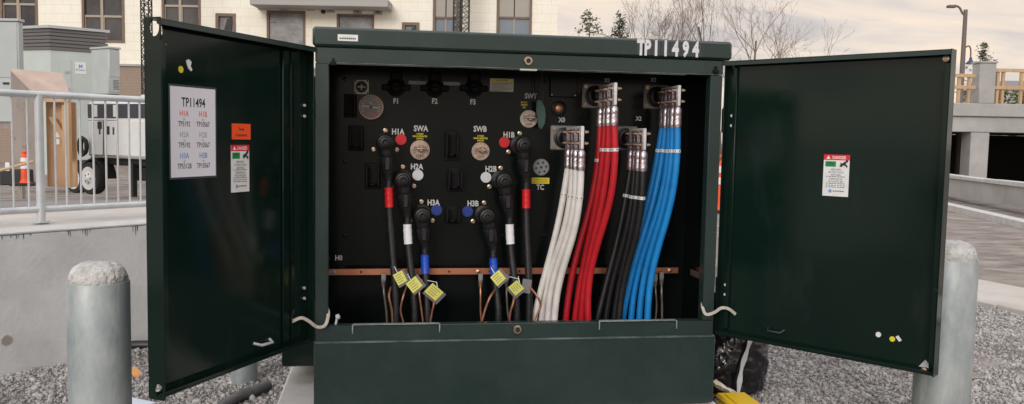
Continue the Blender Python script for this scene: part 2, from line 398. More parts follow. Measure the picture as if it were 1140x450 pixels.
# clip under the header
p0, p1 = atY(579, 78, -.005), atY(598, 78, -.005); b = MB(); b.box(p0.x, p1.x, -.007, .03, zh-.010, zh-.003, 'label_cream', .001); b.build('latch_clip', cab)
for (u, v, w) in ((371, 66, .03), (797, 75, .026)):
    p = atY(u, v, -.01); b = MB(); b.box(p.x-w/2, p.x+w/2, -.022, -.0045, p.z-.03, p.z-.012, 'panel', .003); b.box(p.x-.004, p.x+.004, -.02, -.0045, p.z-.012, p.z+.004, 'panel')
    b.build('door_catch', cab)
# number on the lid
LD = -.018
b = MB()
us = [715, 726.5, 738.5, 747.8, 758.8, 769.0, 777.8]
for ch, u, w in zip('TP11494', (713.6, 720.8, 730.4, 741.0, 752.0, 763.4, 774.6), (8.5, 9, 9, 9, 11, 11, 11)):
    p = atY(u, 52.0+(u-744)*.018, LD); p0 = atY(u-w/2, 52, LD); p1 = atY(u+w/2, 52, LD)
    b.box(p0.x, p1.x, LD-.0012, LD+.001, zl+.012, zt-.009, 'letter_back')
    b.text(ch, (p.x, LD-.0014, (zl+zt)/2+.003), X_, Z_, .070, 'letter', bold=.05, sx=.64)
b.build('unit_number', lid)
p0, p1 = atY(376, 38.2, LD), atY(398.5, 46.2, LD)
b = MB(); b.box(p0.x, p1.x, LD-.0012, LD+.001, p1.z, p0.z, 'label_white')
cxm = (p0.x+p1.x)/2
b.text('------- ---- -----', (cxm, LD-.0012, p0.z-.010), X_, Z_, .006, 'grey_ink')
for i in range(9): b.box(cxm-.038+i*.0085, cxm-.038+i*.0085+.006, LD-.0018, LD-.0012, p1.z+.008, p1.z+.015, 'ink')
b.build('lid_sticker', lid)

# --- doors
aL, aR, dL, dR = .5101, .6596, 1.0071, 1.0603
HLp, HRp = V((-1.036, .02, 0)), V((1.036, .02, 0))
ddL = V((-math.sin(aL), -math.cos(aL), 0)); ddR = V((math.sin(aR), -math.cos(aR), 0))
class DoorFrame: pass
def dframe(o, a):
    d = DoorFrame(); d.o = o; d.a = a; d.b = Z_; d.n = a.cross(Z_)
    d.T = Matrix(((a.x, d.n.x, 0, o.x), (a.y, d.n.y, 0, o.y), (0, 0, 1, 0), (0, 0, 0, 1)))   # local (along, out of the inner face, up)
    def on(u, v, c=0):
        r = ray(u, v); q = d.o+d.n*c; t = (q-CAM).dot(d.n)/r.dot(d.n); p = CAM+r*t
        return (p-d.o).dot(d.a), p.z
    d.on = on
    d.pt = lambda x, z, c=0: d.o+d.a*x+d.n*c+Z_*z
    return d
DL = dframe(HLp+ddL*dL, -ddL); DR = dframe(HRp, ddR)
ZB, ZT = zs+.004, zl-.004
def make_door(D, w, outer_at_zero):
    b = MB(); b.T = D.T
    e0, e1 = (.072, .036) if outer_at_zero else (.036, .062)
    if not outer_at_zero: b.box(0, w, -.004, 0, ZB, ZT, 'green_shaded', .0015)
    else:
        b.box(.110, w, -.004, 0, ZB, ZT, 'green_shaded'); b.box(0, .110, -.004, 0, ZB+.085, ZT-.085, 'green_shaded')
        for cx_, zc, rx, rz, za, zb in ((.052, ZT-.036, .040, .030, ZT-.085, ZT), (.046, ZB+.036, .026, .022, ZB, ZB+.085)):
            n = 32; inn = []; outr = []
            for i in range(n):
                t = 2*math.pi*(i+.5)/n; c_, s_ = math.cos(t), math.sin(t); inn.append((cx_+rx*c_, zc+rz*s_))
                k = min(((.110-cx_) if c_ > 0 else cx_)/max(1e-6, abs(c_)), ((zb-zc) if s_ > 0 else (zc-za))/max(1e-6, abs(s_)))
                outr.append((cx_+k*c_, zc+k*s_))
            vs = [(x, y, z) for y in (0, -.004) for x, z in inn]+[(x, y, z) for y in (0, -.004) for x, z in outr]; fs = []
            for i in range(n):
                j = (i+1) % n; fs += [(i, j, 2*n+j, 2*n+i), (n+i, 3*n+i, 3*n+j, n+j), (i, n+i, n+j, j), (2*n+i, 2*n+j, 3*n+j, 3*n+i)]
            b.add(vs, fs, 'green_shaded')
    if outer_at_zero:
        zc0, zc1, cy, r0, r1 = ZB+.036, ZT-.036, .043, (.018, .024), (.022, .032)
        b.box(0, .004, .0005, e0, ZB+.072, ZT-.080, 'green_shaded')
        for zc, (ry, rz), za, zb in ((zc0, r0, ZB, ZB+.072), (zc1, r1, ZT-.080, ZT)):
            n = 32; inn = []; outr = []
            for i in range(n):
                t = 2*math.pi*(i+.5)/n; c_, s_ = math.cos(t), math.sin(t); inn.append((cy+ry*c_, zc+rz*s_))
                k = min(((e0-cy) if c_ > 0 else (cy-.0005))/max(1e-6, abs(c_)), ((zb-zc) if s_ > 0 else (zc-za))/max(1e-6, abs(s_)))
                outr.append((cy+k*c_, zc+k*s_))
            vs = [(x, y, z) for x in (0, .004) for y, z in inn]+[(x, y, z) for x in (0, .004) for y, z in outr]
            fs = []
            for i in range(n):
                j = (i+1) % n; fs += [(i, j, 2*n+j, 2*n+i), (n+i, 3*n+i, 3*n+j, n+j), (i, n+i, n+j, j), (2*n+i, 2*n+j, 3*n+j, 3*n+i)]
            b.add(vs, fs, 'green_shaded')
    else: b.box(0, .004, 0.0005, e0, ZB+.0, ZT, 'green_shaded', .0015)
    b.box(w-.004, w, 0.0005, e1, ZB+.0, ZT, 'green_shaded', .0015)
    x0, x1 = (.0045, w-.0045)
    b.box(x0, x1, .0005, .052, ZT-.005, ZT-.0008, 'green', .001)
    b.box(x0, x1, .050, .053, ZT-.024, ZT-.0055, 'green', .001)           # rolled lip of the top flange
    b.box(x0, x1, .0005, .040, ZB+.0008, ZB+.005, 'green_shaded', .001)
    b.box(x0, x1, .038, .041, ZB+.0055, ZB+.018, 'green_shaded', .001)
    # inner lips and a shallow stiffening channel
    if outer_at_zero:
        b.box(.0045, .024, e0-.003, e0, ZB+.08, ZT-.09, 'green_shaded', .001)
        b.box(.80, .84, .0005, .012, ZB+.03, ZT-.03, 'green_shaded', .004)
        b.box(.868, .876, .0005, .006, ZB+.03, ZT-.03, 'green_shaded', .002)
    else:
        b.box(w-.024, w-.0045, e1-.003, e1, ZB+.06, ZT-.06, 'green_shaded', .001)
        b.box(.035, .06, .0005, .012, ZB+.03, ZT-.03, 'green_shaded', .004)
    return b.build('door', cab)
doorL = make_door(DL, dL, True); doorR = make_door(DR, dR, False)
doorL['label'] = 'left door with the white printed notice'; doorR['label'] = 'right door carrying one danger label'
# holes for the lifting eyes on the outer flange of the left door (bright ring plates seen through)
def door_box(D, x0, x1, z0, z1, t, m, c=0, b=None):
    b = b or MB(); b.T = D.T; b.box(x0, x1, c+.0004, c+t, z0, z1, m); return b
# printed notice
x0, zt0 = DL.on(189, 95.5, .001); x1, zb0 = DL.on(240, 195.5, .001)
b = MB(); b.T = DL.T; b.box(x0-.008, x1+.008, .0004, .0014, zb0-.008, zt0+.008, 'sleeve_edge'); b.box(x0, x1, .0015, .0022, zb0, zt0, 'paper'); b.T = Matrix.Identity(4)
W_, H_ = x1-x0, zt0-zb0
def tx(D, fx, fz, s, h, m, bold=0, sx=.75, c=.0026, b=b):
    b.text(s, D.pt(x0+W_*fx, zb0+H_*(1-fz), c), D.a, Z_, h, m, bold=bold, sx=sx, lift=0)
tx(DL, .5, .165, 'TP11494', .034, 'ink', .018, .74)
for row, (l, r, tl, tr, mk) in enumerate((('H1A', 'H1B', 'TP5192', 'TP10567', 'red_ink'), ('H2A', 'H2B', 'TP5192', 'TP10567', 'pale_ink'), ('H3A', 'H3B', 'TP5312B', 'TP10567', 'blue_ink'))):
    f = .29+row*.235
    for fx, s, t in ((.29, l, tl), (.71, r, tr)):
        tx(DL, fx, f, s, .021, mk, .015, .85); tx(DL, fx, f+.060, 'to', .011, 'grey_ink'); tx(DL, fx, f+.116, t, .0195, 'ink', .008, .74)
b.build('printed_notice', doorL)
# orange sticker
xo0, zo0 = DL.on(258, 137.5, .001); xo1, zo1 = DL.on(279, 155.5, .001)
b = door_box(DL, xo0, xo1, zo1, zo0, .0012, 'orange'); b.T = Matrix.Identity(4)
for s, f in (('Feed', .33), ('Customer', .70)):
    b.text(s, DL.pt((xo0+xo1)/2, zo0-(zo0-zo1)*f, .0018), DL.a, Z_, .013, 'ink', bold=.01, sx=.95, lift=0)
b.build('orange_sticker', doorL)
def danger(D, par, uv0, uv1):
    x0, z1 = D.on(*uv0, .001); x1, z0 = D.on(*uv1, .001); w, h = x1-x0, z1-z0
    b = MB(); b.T = D.T
    b.box(x0, x1, .0004, .0014, z0, z1, 'label_white'); b.box(x0, x1, .0015, .0019, z1-h*.13, z1, 'sign_red')
    b.box(x0+w*.07, x0+w*.48, .0015, .0019, z1-h*.29, z1-h*.16, 'sign_green', .002)
    b.T = Matrix.Identity(4); q = lambda fx, fz: D.pt(x0+w*fx, z1-h*fz, .0022)
    # warning triangle and the falling figure
    b.prism([(0, 0), (.02, 0), (.01, .016)], q(.10, .105), D.a, Z_, D.n, .0003, 'label_white')
    b.text('DANGER', q(.60, .066), D.a, Z_, h*.072, 'label_white', bold=.02, sx=.80, lift=0)
    b.tube([q(.66, .27), q(.76, .22), q(.86, .175)], .0055, 'ink', 6); b.tube([q(.74, .23), q(.66, .20)], .003, 'ink', 5)
    b.tube([q(.76, .22), q(.88, .25), q(.92, .29)], .0035, 'ink', 5); b.disc(q(.90, .15), D.n, .006, .0004, 'ink', 10)
    b.text('ELECTRIC', q(.275, .205), D.a, Z_, h*.026, 'ink', lift=0.0004, sx=.8)
    for f, s, hh in ((.355, 'KEEP AWAY', .042), (.42, 'DO NOT TOUCH', .042), (.485, 'ANYTHING', .042), (.585, "N'APPROCHEZ PAS", .040), (.645, 'NE TOUCHEZ A RIEN', .040)):
        b.text(s, q(.5, f), D.a, Z_, h*hh, 'grey_ink', lift=0, sx=.80 if len(s) < 14 else .66, bold=.008)
    for k, f in enumerate((.535, .70, .745, .785)):
        for j in range(7): b.prism([(0, 0), (w*(.07+.03*((j*k+j) % 3)/2), 0), (w*(.07+.03*((j*k+j) % 3)/2), .003), (0, .003)], q(.12+.11*j, f), D.a, Z_, D.n, .0002, 'grey_ink')
    b.disc(q(.30, .875), D.n, .008, .0003, 'blue_ink', 12)
    for j in range(5): b.prism([(0, 0), (w*.07, 0), (w*.07, .005), (0, .005)], q(.40+.09*j, .885), D.a, Z_, D.n, .0002, 'grey_ink')
    return b.build('danger_label', par)
danger(DL, doorL, (257, 161.5), (277.5, 213)); danger(DR, doorR, (917.5, 172), (944, 219.5))
# dabs of putty / round stickers on the doors
for D, par, items in ((DL, doorL, ((201, 77.5, .013, 'yellow'),)), (DR, doorR, ((978, 372.5, .012, 'label_white'), (993.5, 377.5, .012, 'yellow')))):
    for u, v, r, m in items:
        x, z = D.on(u, v, .001); b = MB(); b.disc(D.pt(x, z, .0004), D.n, r, .003, m, 16); b.build('round_sticker', par)
for D, par, pts in ((DL, doorL, ((207, 67.5), (210, 66), (213, 69), (212, 74), (214, 78), (212.5, 79.5), (209.5, 76.5), (208, 72))), (DR, doorR, ((997, 375), (1000, 373.5), (1004, 379), (1001, 380.5)))):
    c = [D.on(u, v, .001) for u, v in pts]; b = MB(); b.prism(c, D.o, D.a, Z_, D.n, .0025, 'label_white'); b.build('torn_sticker', par)
# pull brackets at the foot of the doors
for D, par, pts, m in ((DL, doorL, ((286, 383), (291, 384.5), (303, 381), (304, 378)), 'galv_rail'), (DR, doorR, ((853, 365.5), (855, 368.5), (869, 371), (871, 368.5)), 'green')):
    b = MB(); P = []
    for i, (u, v) in enumerate(pts):
        x, z = D.on(u, v, .02); P.append(D.pt(x, z, .022 if i in (1, 2) else .0))
    b.tube(P, .0065, m, 8); b.build('door_pull', par)
# bolts on the right door, holes on the left
for u, v, r in ((1053, 65.5, .017), (1028.5, 412.5, .015)):
    x, z = DR.on(u, v, .02); b = MB(); b.lathe([(r, 0), (r, .014), (r*.8, .02), (r*.3, .022)], DR.pt(x, z, .0), DR.n, 'brass', 14); b.build('door_bolt', doorR)
x, z = DR.on(1028, 409, .004); b = MB(); b.prism([(-.02, 0), (.02, 0), (.02, .02), (.006, .034)], DR.pt(x, z, .0005), DR.a, Z_, DR.n, .004, 'galv_rail'); b.build('corner_plate', doorR)
for D, par, xh, s in ((DL, doorL, dL-.004, -1), (DR, doorR, .004, 1)):
    for zz in (1.66, .80):
        b = MB(); p = D.pt(xh+(.012 if s < 0 else -.012), zz, .012)
        b.lathe([(.011, -.06), (.011, .06)], p, Z_, 'green_shaded', 12); b.lathe([(.007, .06), (.007, .068)], p, Z_, 'steel', 10)
        for q in (-.025, .025): b.lathe([(.007, 0), (.007, .008)], D.pt(xh+s*.03, zz+q, .002), D.n, 'steel', 8)
        b.build('hinge', par)
# braided bonding straps
def strap(pix, Ys):
    P = smooth_path([atY(u, v, y) for (u, v), y in zip(pix, Ys)], 5); b = MB()
    for i in range(len(P)-1):
        pass
    w = .0075
    vs = []; n = len(P)
    for i, p in enumerate(P):
        t = (P[min(i+1, n-1)]-P[max(i-1, 0)]).normalized(); s = t.cross(V((0, -1, .25))).normalized()
        nn = s.cross(t).normalized()
        vs += [p+s*w+nn*.002, p-s*w+nn*.002, p-s*w-nn*.002, p+s*w-nn*.002]
    fs = [[i*4+a, i*4+(a+1) % 4, (i+1)*4+(a+1) % 4, (i+1)*4+a] for i in range(n-1) for a in range(4)]+[[0, 1, 2, 3], [4*n-4, 4*n-3, 4*n-2, 4*n-1]]
    b.add(vs, fs, 'strap'); b.build('bonding_strap', cab)
strap([(364, 342), (365.5, 350), (362, 362), (353, 364), (343, 357), (335, 354), (325, 358), (326, 355)], [.03, 0, -.03, -.05, -.07, -.08, -.085, -.085])
strap([(782, 335), (782, 342), (786, 350), (795, 348), (803, 343), (811, 344), (819, 350)], [.03, 0, -.03, -.05, -.065, -.07, -.07])

# --- terminal panel furniture
def on_panel(u, v, off=0): return atY(u, v, BP-off)
def ptext(txt, u, v, hpx, m='panel_letter', bold=.015, sx=1): pt = MB(); pt.text(txt, on_panel(u, v, .001), X_, Z_, hpx*.0045, m, bold=.03, sx=.82); pt.build('panel_marking', cab)
for t, u, v, h in (('F1', 441, 112.5, 6), ('F2', 484, 112.5, 6), ('F3', 526.5, 113.5, 6), ('SWA', 468.5, 143, 6.5), ('SWB', 534.5, 143.5, 6.5), ('SWT', 591, 107, 6), ('H1A', 443, 146.5, 6.5), ('H2A', 464, 185.5, 6.5),
                   ('H3A', 482.5, 225.5, 6.5), ('H1B', 566.5, 150, 6.5), ('H2B', 546.5, 188, 6.5), ('H3B', 526.5, 226.5, 6.5), ('TC', 601.5, 208.5, 6), ('X0', 625.5, 133.5, 5.5), ('X1', 676, 89.5, 5), ('X3', 727.5, 89, 5), ('X2', 711, 132, 5), ('H0', 377, 287, 6)):
    ptext(t, u, v, h)
# dial plates with a switch handle
def switch(u, v, rpx, face, lines):
    b = MB(); c = on_panel(u, v, 0); r = rpx*.0047
    b.lathe([(r, 0), (r, .006), (r*.95, .008)], c, FRONT, face, 28)
    o = c+FRONT*.0085
    b.text('OFF', o+Z_*(-r*.62), X_, Z_, r*.32, 'ink', bold=.01, lift=0); b.text('ON', o+V((-r*.55, 0, 0)), V((0, 0, 1)), V((-1, 0, 0)), r*.30, 'ink', lift=0)
    for t in np.linspace(0, 2*math.pi, 12, endpoint=False): b.disc(o+V((math.cos(t)*r*.86, 0, math.sin(t)*r*.86)), FRONT, r*.035, .0005, 'ink', 6)
    b.lathe([(r*.34, 0), (r*.34, .02), (r*.28, .024)], o+V((r*.12, 0, r*.16)), FRONT, 'brass', 14)
    b.box(o.x-r*.45, o.x+r*.62, o.y-.034, o.y-.022, o.z+r*.02, o.z+r*.30, 'brass', .003)
    sw = b.build('switch_dial', cab)
    if lines:
        b = MB()
        for i, (s, w) in enumerate(lines): b.text(s, on_panel(u, v-rpx-6.8+i*2.6, .0012), X_, Z_, .0085, 'yellow', bold=.03, sx=.78)
        b.build('dial_caption', sw)
    return sw
switch(467.5, 167, 11, 'dial', (('2 STAGE', 1), ('GANG OPERATED', 1), ('SWITCH', 1)))
switch(535, 168.5, 10.3, 'dial', (('2 STAGE', 1), ('GANG OPERATED', 1), ('SWITCH', 1)))
sw = switch(588.5, 132.5, 10, 'dial_pale', None)
b = MB()
for i, s in enumerate(('DO NOT', 'OPERATE', 'LIVE')): b.text(s, on_panel(583.5, 114+i*2.8, .0012), X_, Z_, .0085, 'yellow', bold=.03, sx=.7)
b.build('dial_caption', sw)
c = on_panel(601, 128, .06); b = MB()
outl = [(-.022, .070), (-.012, .078), (.004, .074), (.022, .040), (.028, 0), (.024, -.045), (.008, -.075), (-.006, -.068), (-.014, -.02), (-.022, .03)]
b.prism(outl, c, X_, Z_, FRONT, .018, 'lever'); b.prism([(-.02, .07), (-.012, .072), (.006, -.06), (-.004, -.066), (-.012, -.02)], c+FRONT*.018, X_, Z_, FRONT, .006, 'lever'); b.lathe([(.018, -.06), (.018, 0)], c, FRONT, 'rubber', 14)
b.tube([c+V((-.02, -.01, .07)), c+V((-.03, .02, .17)), c+V((-.024, .03, .27))], .0022, 'rubber', 5)
b.tube([c+V((.012, -.01, .07)), c+V((.008, -.01, .18)), c+V((.0, .0, .27))], .0018, 'grey_wire', 5)
b.build('operating_lever', sw)
# round coloured stickers
for u, v, m in ((446.3, 155.3, 'sticker_red'), (465.2, 195, 'sticker_white'), (486, 234, 'sticker_blue'), (561.5, 158.4, 'sticker_red'), (541, 197.5, 'sticker_white'), (520.5, 235.5, 'sticker_blue')):
    b = MB(); b.disc(on_panel(u, v), FRONT, .0288, .0015, m, 28); b.build('phase_sticker', cab)
# gauges
c = on_panel(402.5, 97); b = MB(); b.box(c.x-.037, c.x+.037, BP-.006, BP-.0003, c.z-.037, c.z+.037, 'label_cream', .002)
b.lathe([(.030, .006), (.030, .010), (.024, .012)], c, FRONT, 'ink', 24); b.box(c.x-.02, c.x+.02, BP-.016, BP-.012, c.z-.003, c.z+.003, 'dial_pale')
b.box(c.x-.003, c.x+.003, BP-.0165, BP-.0125, c.z-.014, c.z+.014, 'dial_pale')
for i in (-1, 1):
    for j in (-1, 1): b.disc(c+V((i*.030, -.006, j*.030)), FRONT, .005, .002, 'ink', 8)
b.build('level_gauge', cab)
c = on_panel(413.2, 119.5); b = MB(); b.lathe([(.064, 0), (.064, .03), (.058, .034), (.056, .028)], c, FRONT, 'dial', 32); b.disc(c, FRONT, .0565, .0292, 'clear', 32)
o = c+FRONT*.0302
for i in range(15):
    t = R_(-30+240*i/14); b.tube([o+V((math.cos(t)*.040, 0, math.sin(t)*.040)), o+V((math.cos(t)*.050, 0, math.sin(t)*.050))], .0012, 'label_cream', 4)
b.tube([o+V((-.045, -.001, .006)), o+V((.040, -.001, -.004))], .0022, 'label_cream', 4); b.tube([o+V((.002, -.002, -.036)), o+V((.024, -.002, -.044))], .004, 'sticker_red', 4)
b.text('C', o+V((0, -.001, .022)), X_, Z_, .016, 'label_cream'); b.lathe([(.007, 0), (.007, .005)], o, FRONT, 'ink', 10)
b.build('temperature_gauge', cab)
# fuse holders
for u, v in ((441, 97), (484, 98), (527.5, 98)):
    c = on_panel(u, v); b = MB(); b.lathe([(.050, 0), (.050, .012), (.036, .02), (.034, .04), (.026, .048), (.02, .06)], c, FRONT, 'soot', 20)
    b.box(c.x-.075, c.x+.075, BP-.03, BP-.008, c.z-.018, c.z+.012, 'soot', .006); b.box(c.x-.03, c.x+.03, BP-.06, BP-.01, c.z+.03, c.z+.075, 'soot', .008)
    b.tube([c+V((-.012, -.06, 0)), c+V((0, -.08, 0)), c+V((.012, -.06, 0))], .005, 'soot', 6)
    b.build('fuse_holder', cab)
p0, p1 = on_panel(455, 90), on_panel(512, 95.5); b = MB(); b.box(p0.x, p1.x, BP-.0015, BP-.0003, p1.z, p0.z, 'plate'); b.build('blank_strip', cab)
p0, p1 = on_panel(545.5, 87.3), on_panel(571.5, 102.5); b = MB(); b.box(p0.x, p1.x, BP-.0012, BP-.0003, p1.z, p0.z, 'label_cream'); b.box(p0.x+.002, p1.x-.002, BP-.0018, BP-.0012, p0.z-.016, p0.z-.002, 'yellow')
b.text('CAUTION', V(((p0.x+p1.x)/2, BP-.0019, p0.z-.009)), X_, Z_, .010, 'ink', bold=.01, lift=0)
for i in range(6):
    b.box(p0.x+.008, p1.x-.010-.02*(i % 3), BP-.0017, BP-.0012, p0.z-.026-i*.008, p0.z-.0235-i*.008, 'grey_ink')
b.build('caution_label', cab)
# test cap disc and label
c = on_panel(602, 186.3); b = MB(); b.lathe([(.046, 0), (.046, .010), (.042, .014)], c, FRONT, 'grey_disc', 26)
for i in range(6):
    t = R_(60*i+10); b.disc(c+V((math.cos(t)*.028, -.014, math.sin(t)*.028)), FRONT, .006, .002, 'ink', 8)
b.disc(c+FRONT*.014, FRONT, .007, .002, 'ink', 8); b.build('tap_changer_disc', cab)
p0, p1 = on_panel(592, 197.8), on_panel(611.5, 204.8); b = MB(); b.box(p0.x, p1.x, BP-.0012, BP-.0003, p1.z, p0.z, 'yellow')
for i in range(2): b.text('DE-ENERGIZE BEFORE', V(((p0.x+p1.x)/2, BP-.0014, p0.z-.010-.012*i)), X_, Z_, .007, 'ink', sx=.75, lift=0)
b.build('yellow_label', cab)
# round neutral port, square cover
c = on_panel(622, 121); b = MB(); b.lathe([(.041, 0), (.041, .012), (.030, .018), (.028, .010)], c, FRONT, 'rubber', 24); b.lathe([(.02, .006), (.02, .016), (.012, .02)], c, FRONT, 'copper', 16); b.build('test_port', cab)
p0, p1 = on_panel(612, 82), on_panel(642, 109); b = MB(); b.box(p0.x, p1.x, BP-.014, BP-.0003, p1.z, p0.z, 'panel', .004)
for x in (p0.x+.012, p1.x-.012): b.disc((x, BP-.014, p1.z+.012), FRONT, .004, .003, 'steel', 8)
b.build('cover_plate', cab)
# parking stands
for u, v, w, h in ((396.5, 154, 17, 28), (415, 196, 17, 29), (502.5, 162, 16, 34), (506, 200, 18, 27), (503.5, 239, 17, 20), (390, 118, 14, 26)):
    c = on_panel(u, v); w *= .0047; h *= .0047; b = MB()
    b.box(c.x-w/2, c.x+w/2, BP-.008, BP-.0003, c.z-h/2, c.z+h/2, 'soot', .003)
    for s in (-1, 1): b.box(c.x+s*(w/2-.010)-.006, c.x+s*(w/2-.010)+.006, BP-.06, BP-.0085, c.z-h*.38, c.z+h*.42, 'soot', .003)
    b.lathe([(w*.28, -.004), (w*.28, .004)], c+V((0, -.03, -h*.30)), Z_, 'soot', 16)
    b.build('parking_stand', cab)
# copper ground bar
zbar = atY(555, 302, BP-.06).z
def bar(u0, u1, m='copper'):
    a, c = atY(u0, 302, BP-.06), atY(u1, 302, BP-.06); return a.x, c.x
b = MB(); xa, xb = bar(364, 755); b.box(max(xa, -.980), xb, BP-.064, BP-.056, zbar-.0175, zbar+.0175, 'copper', .002)
for u in (372, 447, 532, 588, 620, 700, 745):
    x = bar(u, u)[0]; b.lathe([(.011, 0), (.011, .010), (.006, .012)], (x, BP-.064, zbar), FRONT, 'brass' if u > 380 else 'plate', 6)
    b.lathe([(.016, -.002), (.016, .003)], (x, BP-.064, zbar), FRONT, 'plate' if u < 380 else 'copper', 14)
for u in (402, 500, 545, 578):
    x = bar(u, u)[0]; b.disc((x, BP-.0642, zbar), FRONT, .0065, .0006, 'ink', 10)
for u in (380, 560, 735): x = bar(u, u)[0]; b.box(x-.02, x+.02, BP-.055, BP-.001, zbar-.015, zbar+.015, 'panel')
b.build('ground_bar', cab)
b = MB(); b.box(.9795, .984, .14, .30, zbar-.016, zbar+.016, 'grey_wire', .001); b.build('ground_bar', cab)

# --- secondary bushings with their spades, and the low-voltage cables
def solveY(X, Z, u):
    lo, hi = -.3, BP
    for _ in range(40):
        mid = (lo+hi)/2
        if px((X, mid, Z))[0] > u: lo = mid
        else: hi = mid
    return (lo+hi)/2
GR = 'rows of cables bolted to the low voltage bushings'
order = {4: ('nearest', 'second nearest', 'third nearest', 'farthest'), 5: ('nearest', 'second nearest', 'middle', 'fourth nearest', 'farthest')}
def bushing(color, mname, pu, pv, su, st, sb, barrel_b, band_v, bottoms, n):
    c = on_panel(pu, pv); X = c.x; zs1 = None
    Yf = solveY(X, c.z, su)
    zt_ = atY(su, st, Yf).z; zb_ = atY(su, sb, Yf).z
    b = MB(); b.box(X-.072, X+.072, BP-.012, BP-.0003, c.z-.066, c.z+.066, 'plate', .006)
    for i in (-1, 1):
        for j in (-1, 1): b.lathe([(.011, 0), (.011, .008)], c+V((i*.054, -.012, j*.048)), FRONT, 'brass', 6)
    b.lathe([(.056, .012), (.056, .02), (.046, .024), (.044, .05), (.050, .056), (.050, .066), (.038, .072), (.030, .10), (.028, .125)], c, FRONT, 'rubber', 26)
    zc = (zt_+zb_)/2
    bu = b.build('bushing', cab); bu['label'] = 'bushing of the %s cables' % color
    b = MB(); b.box(X-.008, X+.008, Yf, BP-.11, zb_, zt_, 'steel', .002)
    span = (BP-.13-Yf)
    step = span/n
    ys = [Yf+.014+step*(i*1.12+.1+(.22 if i % 2 == 1 else 0)) for i in range(n)]
    for i in range(n):
        for zz in (zc+.028, zc-.028):
            for s in (-1, 1): b.lathe([(.010, 0), (.010, .012), (.006, .013), (.006, .020)], (X+s*.015, ys[i], zz), (s, 0, 0), 'brass', 6)
    b.build('spade_terminal', bu)
    zbar_b = atY(su, barrel_b, Yf).z
    for i in range(n):
        y = ys[i]; ub, yb = bottoms[i]
        t = thing('low_voltage_cable', (X, y, zbar_b), '%s low voltage cable, %s of the %s cables hanging from their bushing' % (color, order[n][i], {4: 'four', 5: 'five'}[n]+' '+color), 'cable', GR)
        b = MB()
        b.box(X-.0155, X-.0085, y-.018, y+.018, zb_-.005, zt_-.012, 'lug', .002)
        H = zb_-zbar_b
        b.lathe([(.008, H*1.06), (.013, H*.98), (.0215, H*.84), (.0225, H*.62), (.0205, H*.55), (.0225, H*.48), (.0205, H*.36), (.0225, H*.28), (.0225, .012), (.021, .0), (.0, 0)], (X, y, zbar_b), Z_, 'lug', 16)
        b.build('lug', t)
        e = atY(ub+random.uniform(-1.2, 1.2), 356, yb); p0 = V((X, y, zbar_b+.01)); jig = V((random.uniform(-.03, .03)+.02*(1.5-i), random.uniform(-.03, .02), 0))
        dz = p0.z-e.z
        P = bez(p0, p0-Z_*dz*.50+jig, e+V((.02, 0, dz*.42))-jig, e, 22)
        P += [e+V((-.012, 0, -.12)), e+V((-.02, .01, -.42))]
        rc = .0172 if i % 2 else .0180
        b = MB(); b.tube(P, rc, mname, 14); b.build('insulation', t)
        # printed marker band
        zt_band = atY(su, band_v, y).z
        k = min(range(len(P)), key=lambda q: abs(P[q].z-zt_band)); k = max(1, min(k, len(P)-2))
        ax = (P[k-1]-P[k+1]).normalized(); b = MB()
        b.lathe([(rc*1.05, -.008), (rc*1.05, .008)], P[k], ax, 'label_white', 16)
        for q in range(6):
            an = q*1.05; s1 = ax.orthogonal().normalized(); s2 = ax.cross(s1); b.disc(P[k]+(s1*math.cos(an)+s2*math.sin(an))*rc*1.04, s1*math.cos(an)+s2*math.sin(an), .0035, .001, 'ink', 6)
        b.build('marker_band', t)
bushing('white', 'white_cable', 627, 153.5, 648.5, 140.5, 166, 190, 219, [(617.5, .16), (611, .24), (604, .30), (594.5, .28)], 4)
bushing('red', 'red_cable', 662, 107, 685.5, 92, 117, 140, 173, [(655, .16), (648, .24), (640, .29), (631, .27)], 4)
bushing('black', 'black_cable', 695, 154, 718, 143, 167, 191, 218, [(690, .18), (683, .24), (674, .29), (666, .27)], 4)
bushing('blue', 'blue_cable', 730, 108, 756.5, 95, 118, 142, 172, [(720.5, .16), (711.5, .22), (702, .27), (693, .26), (687, .31)], 5)

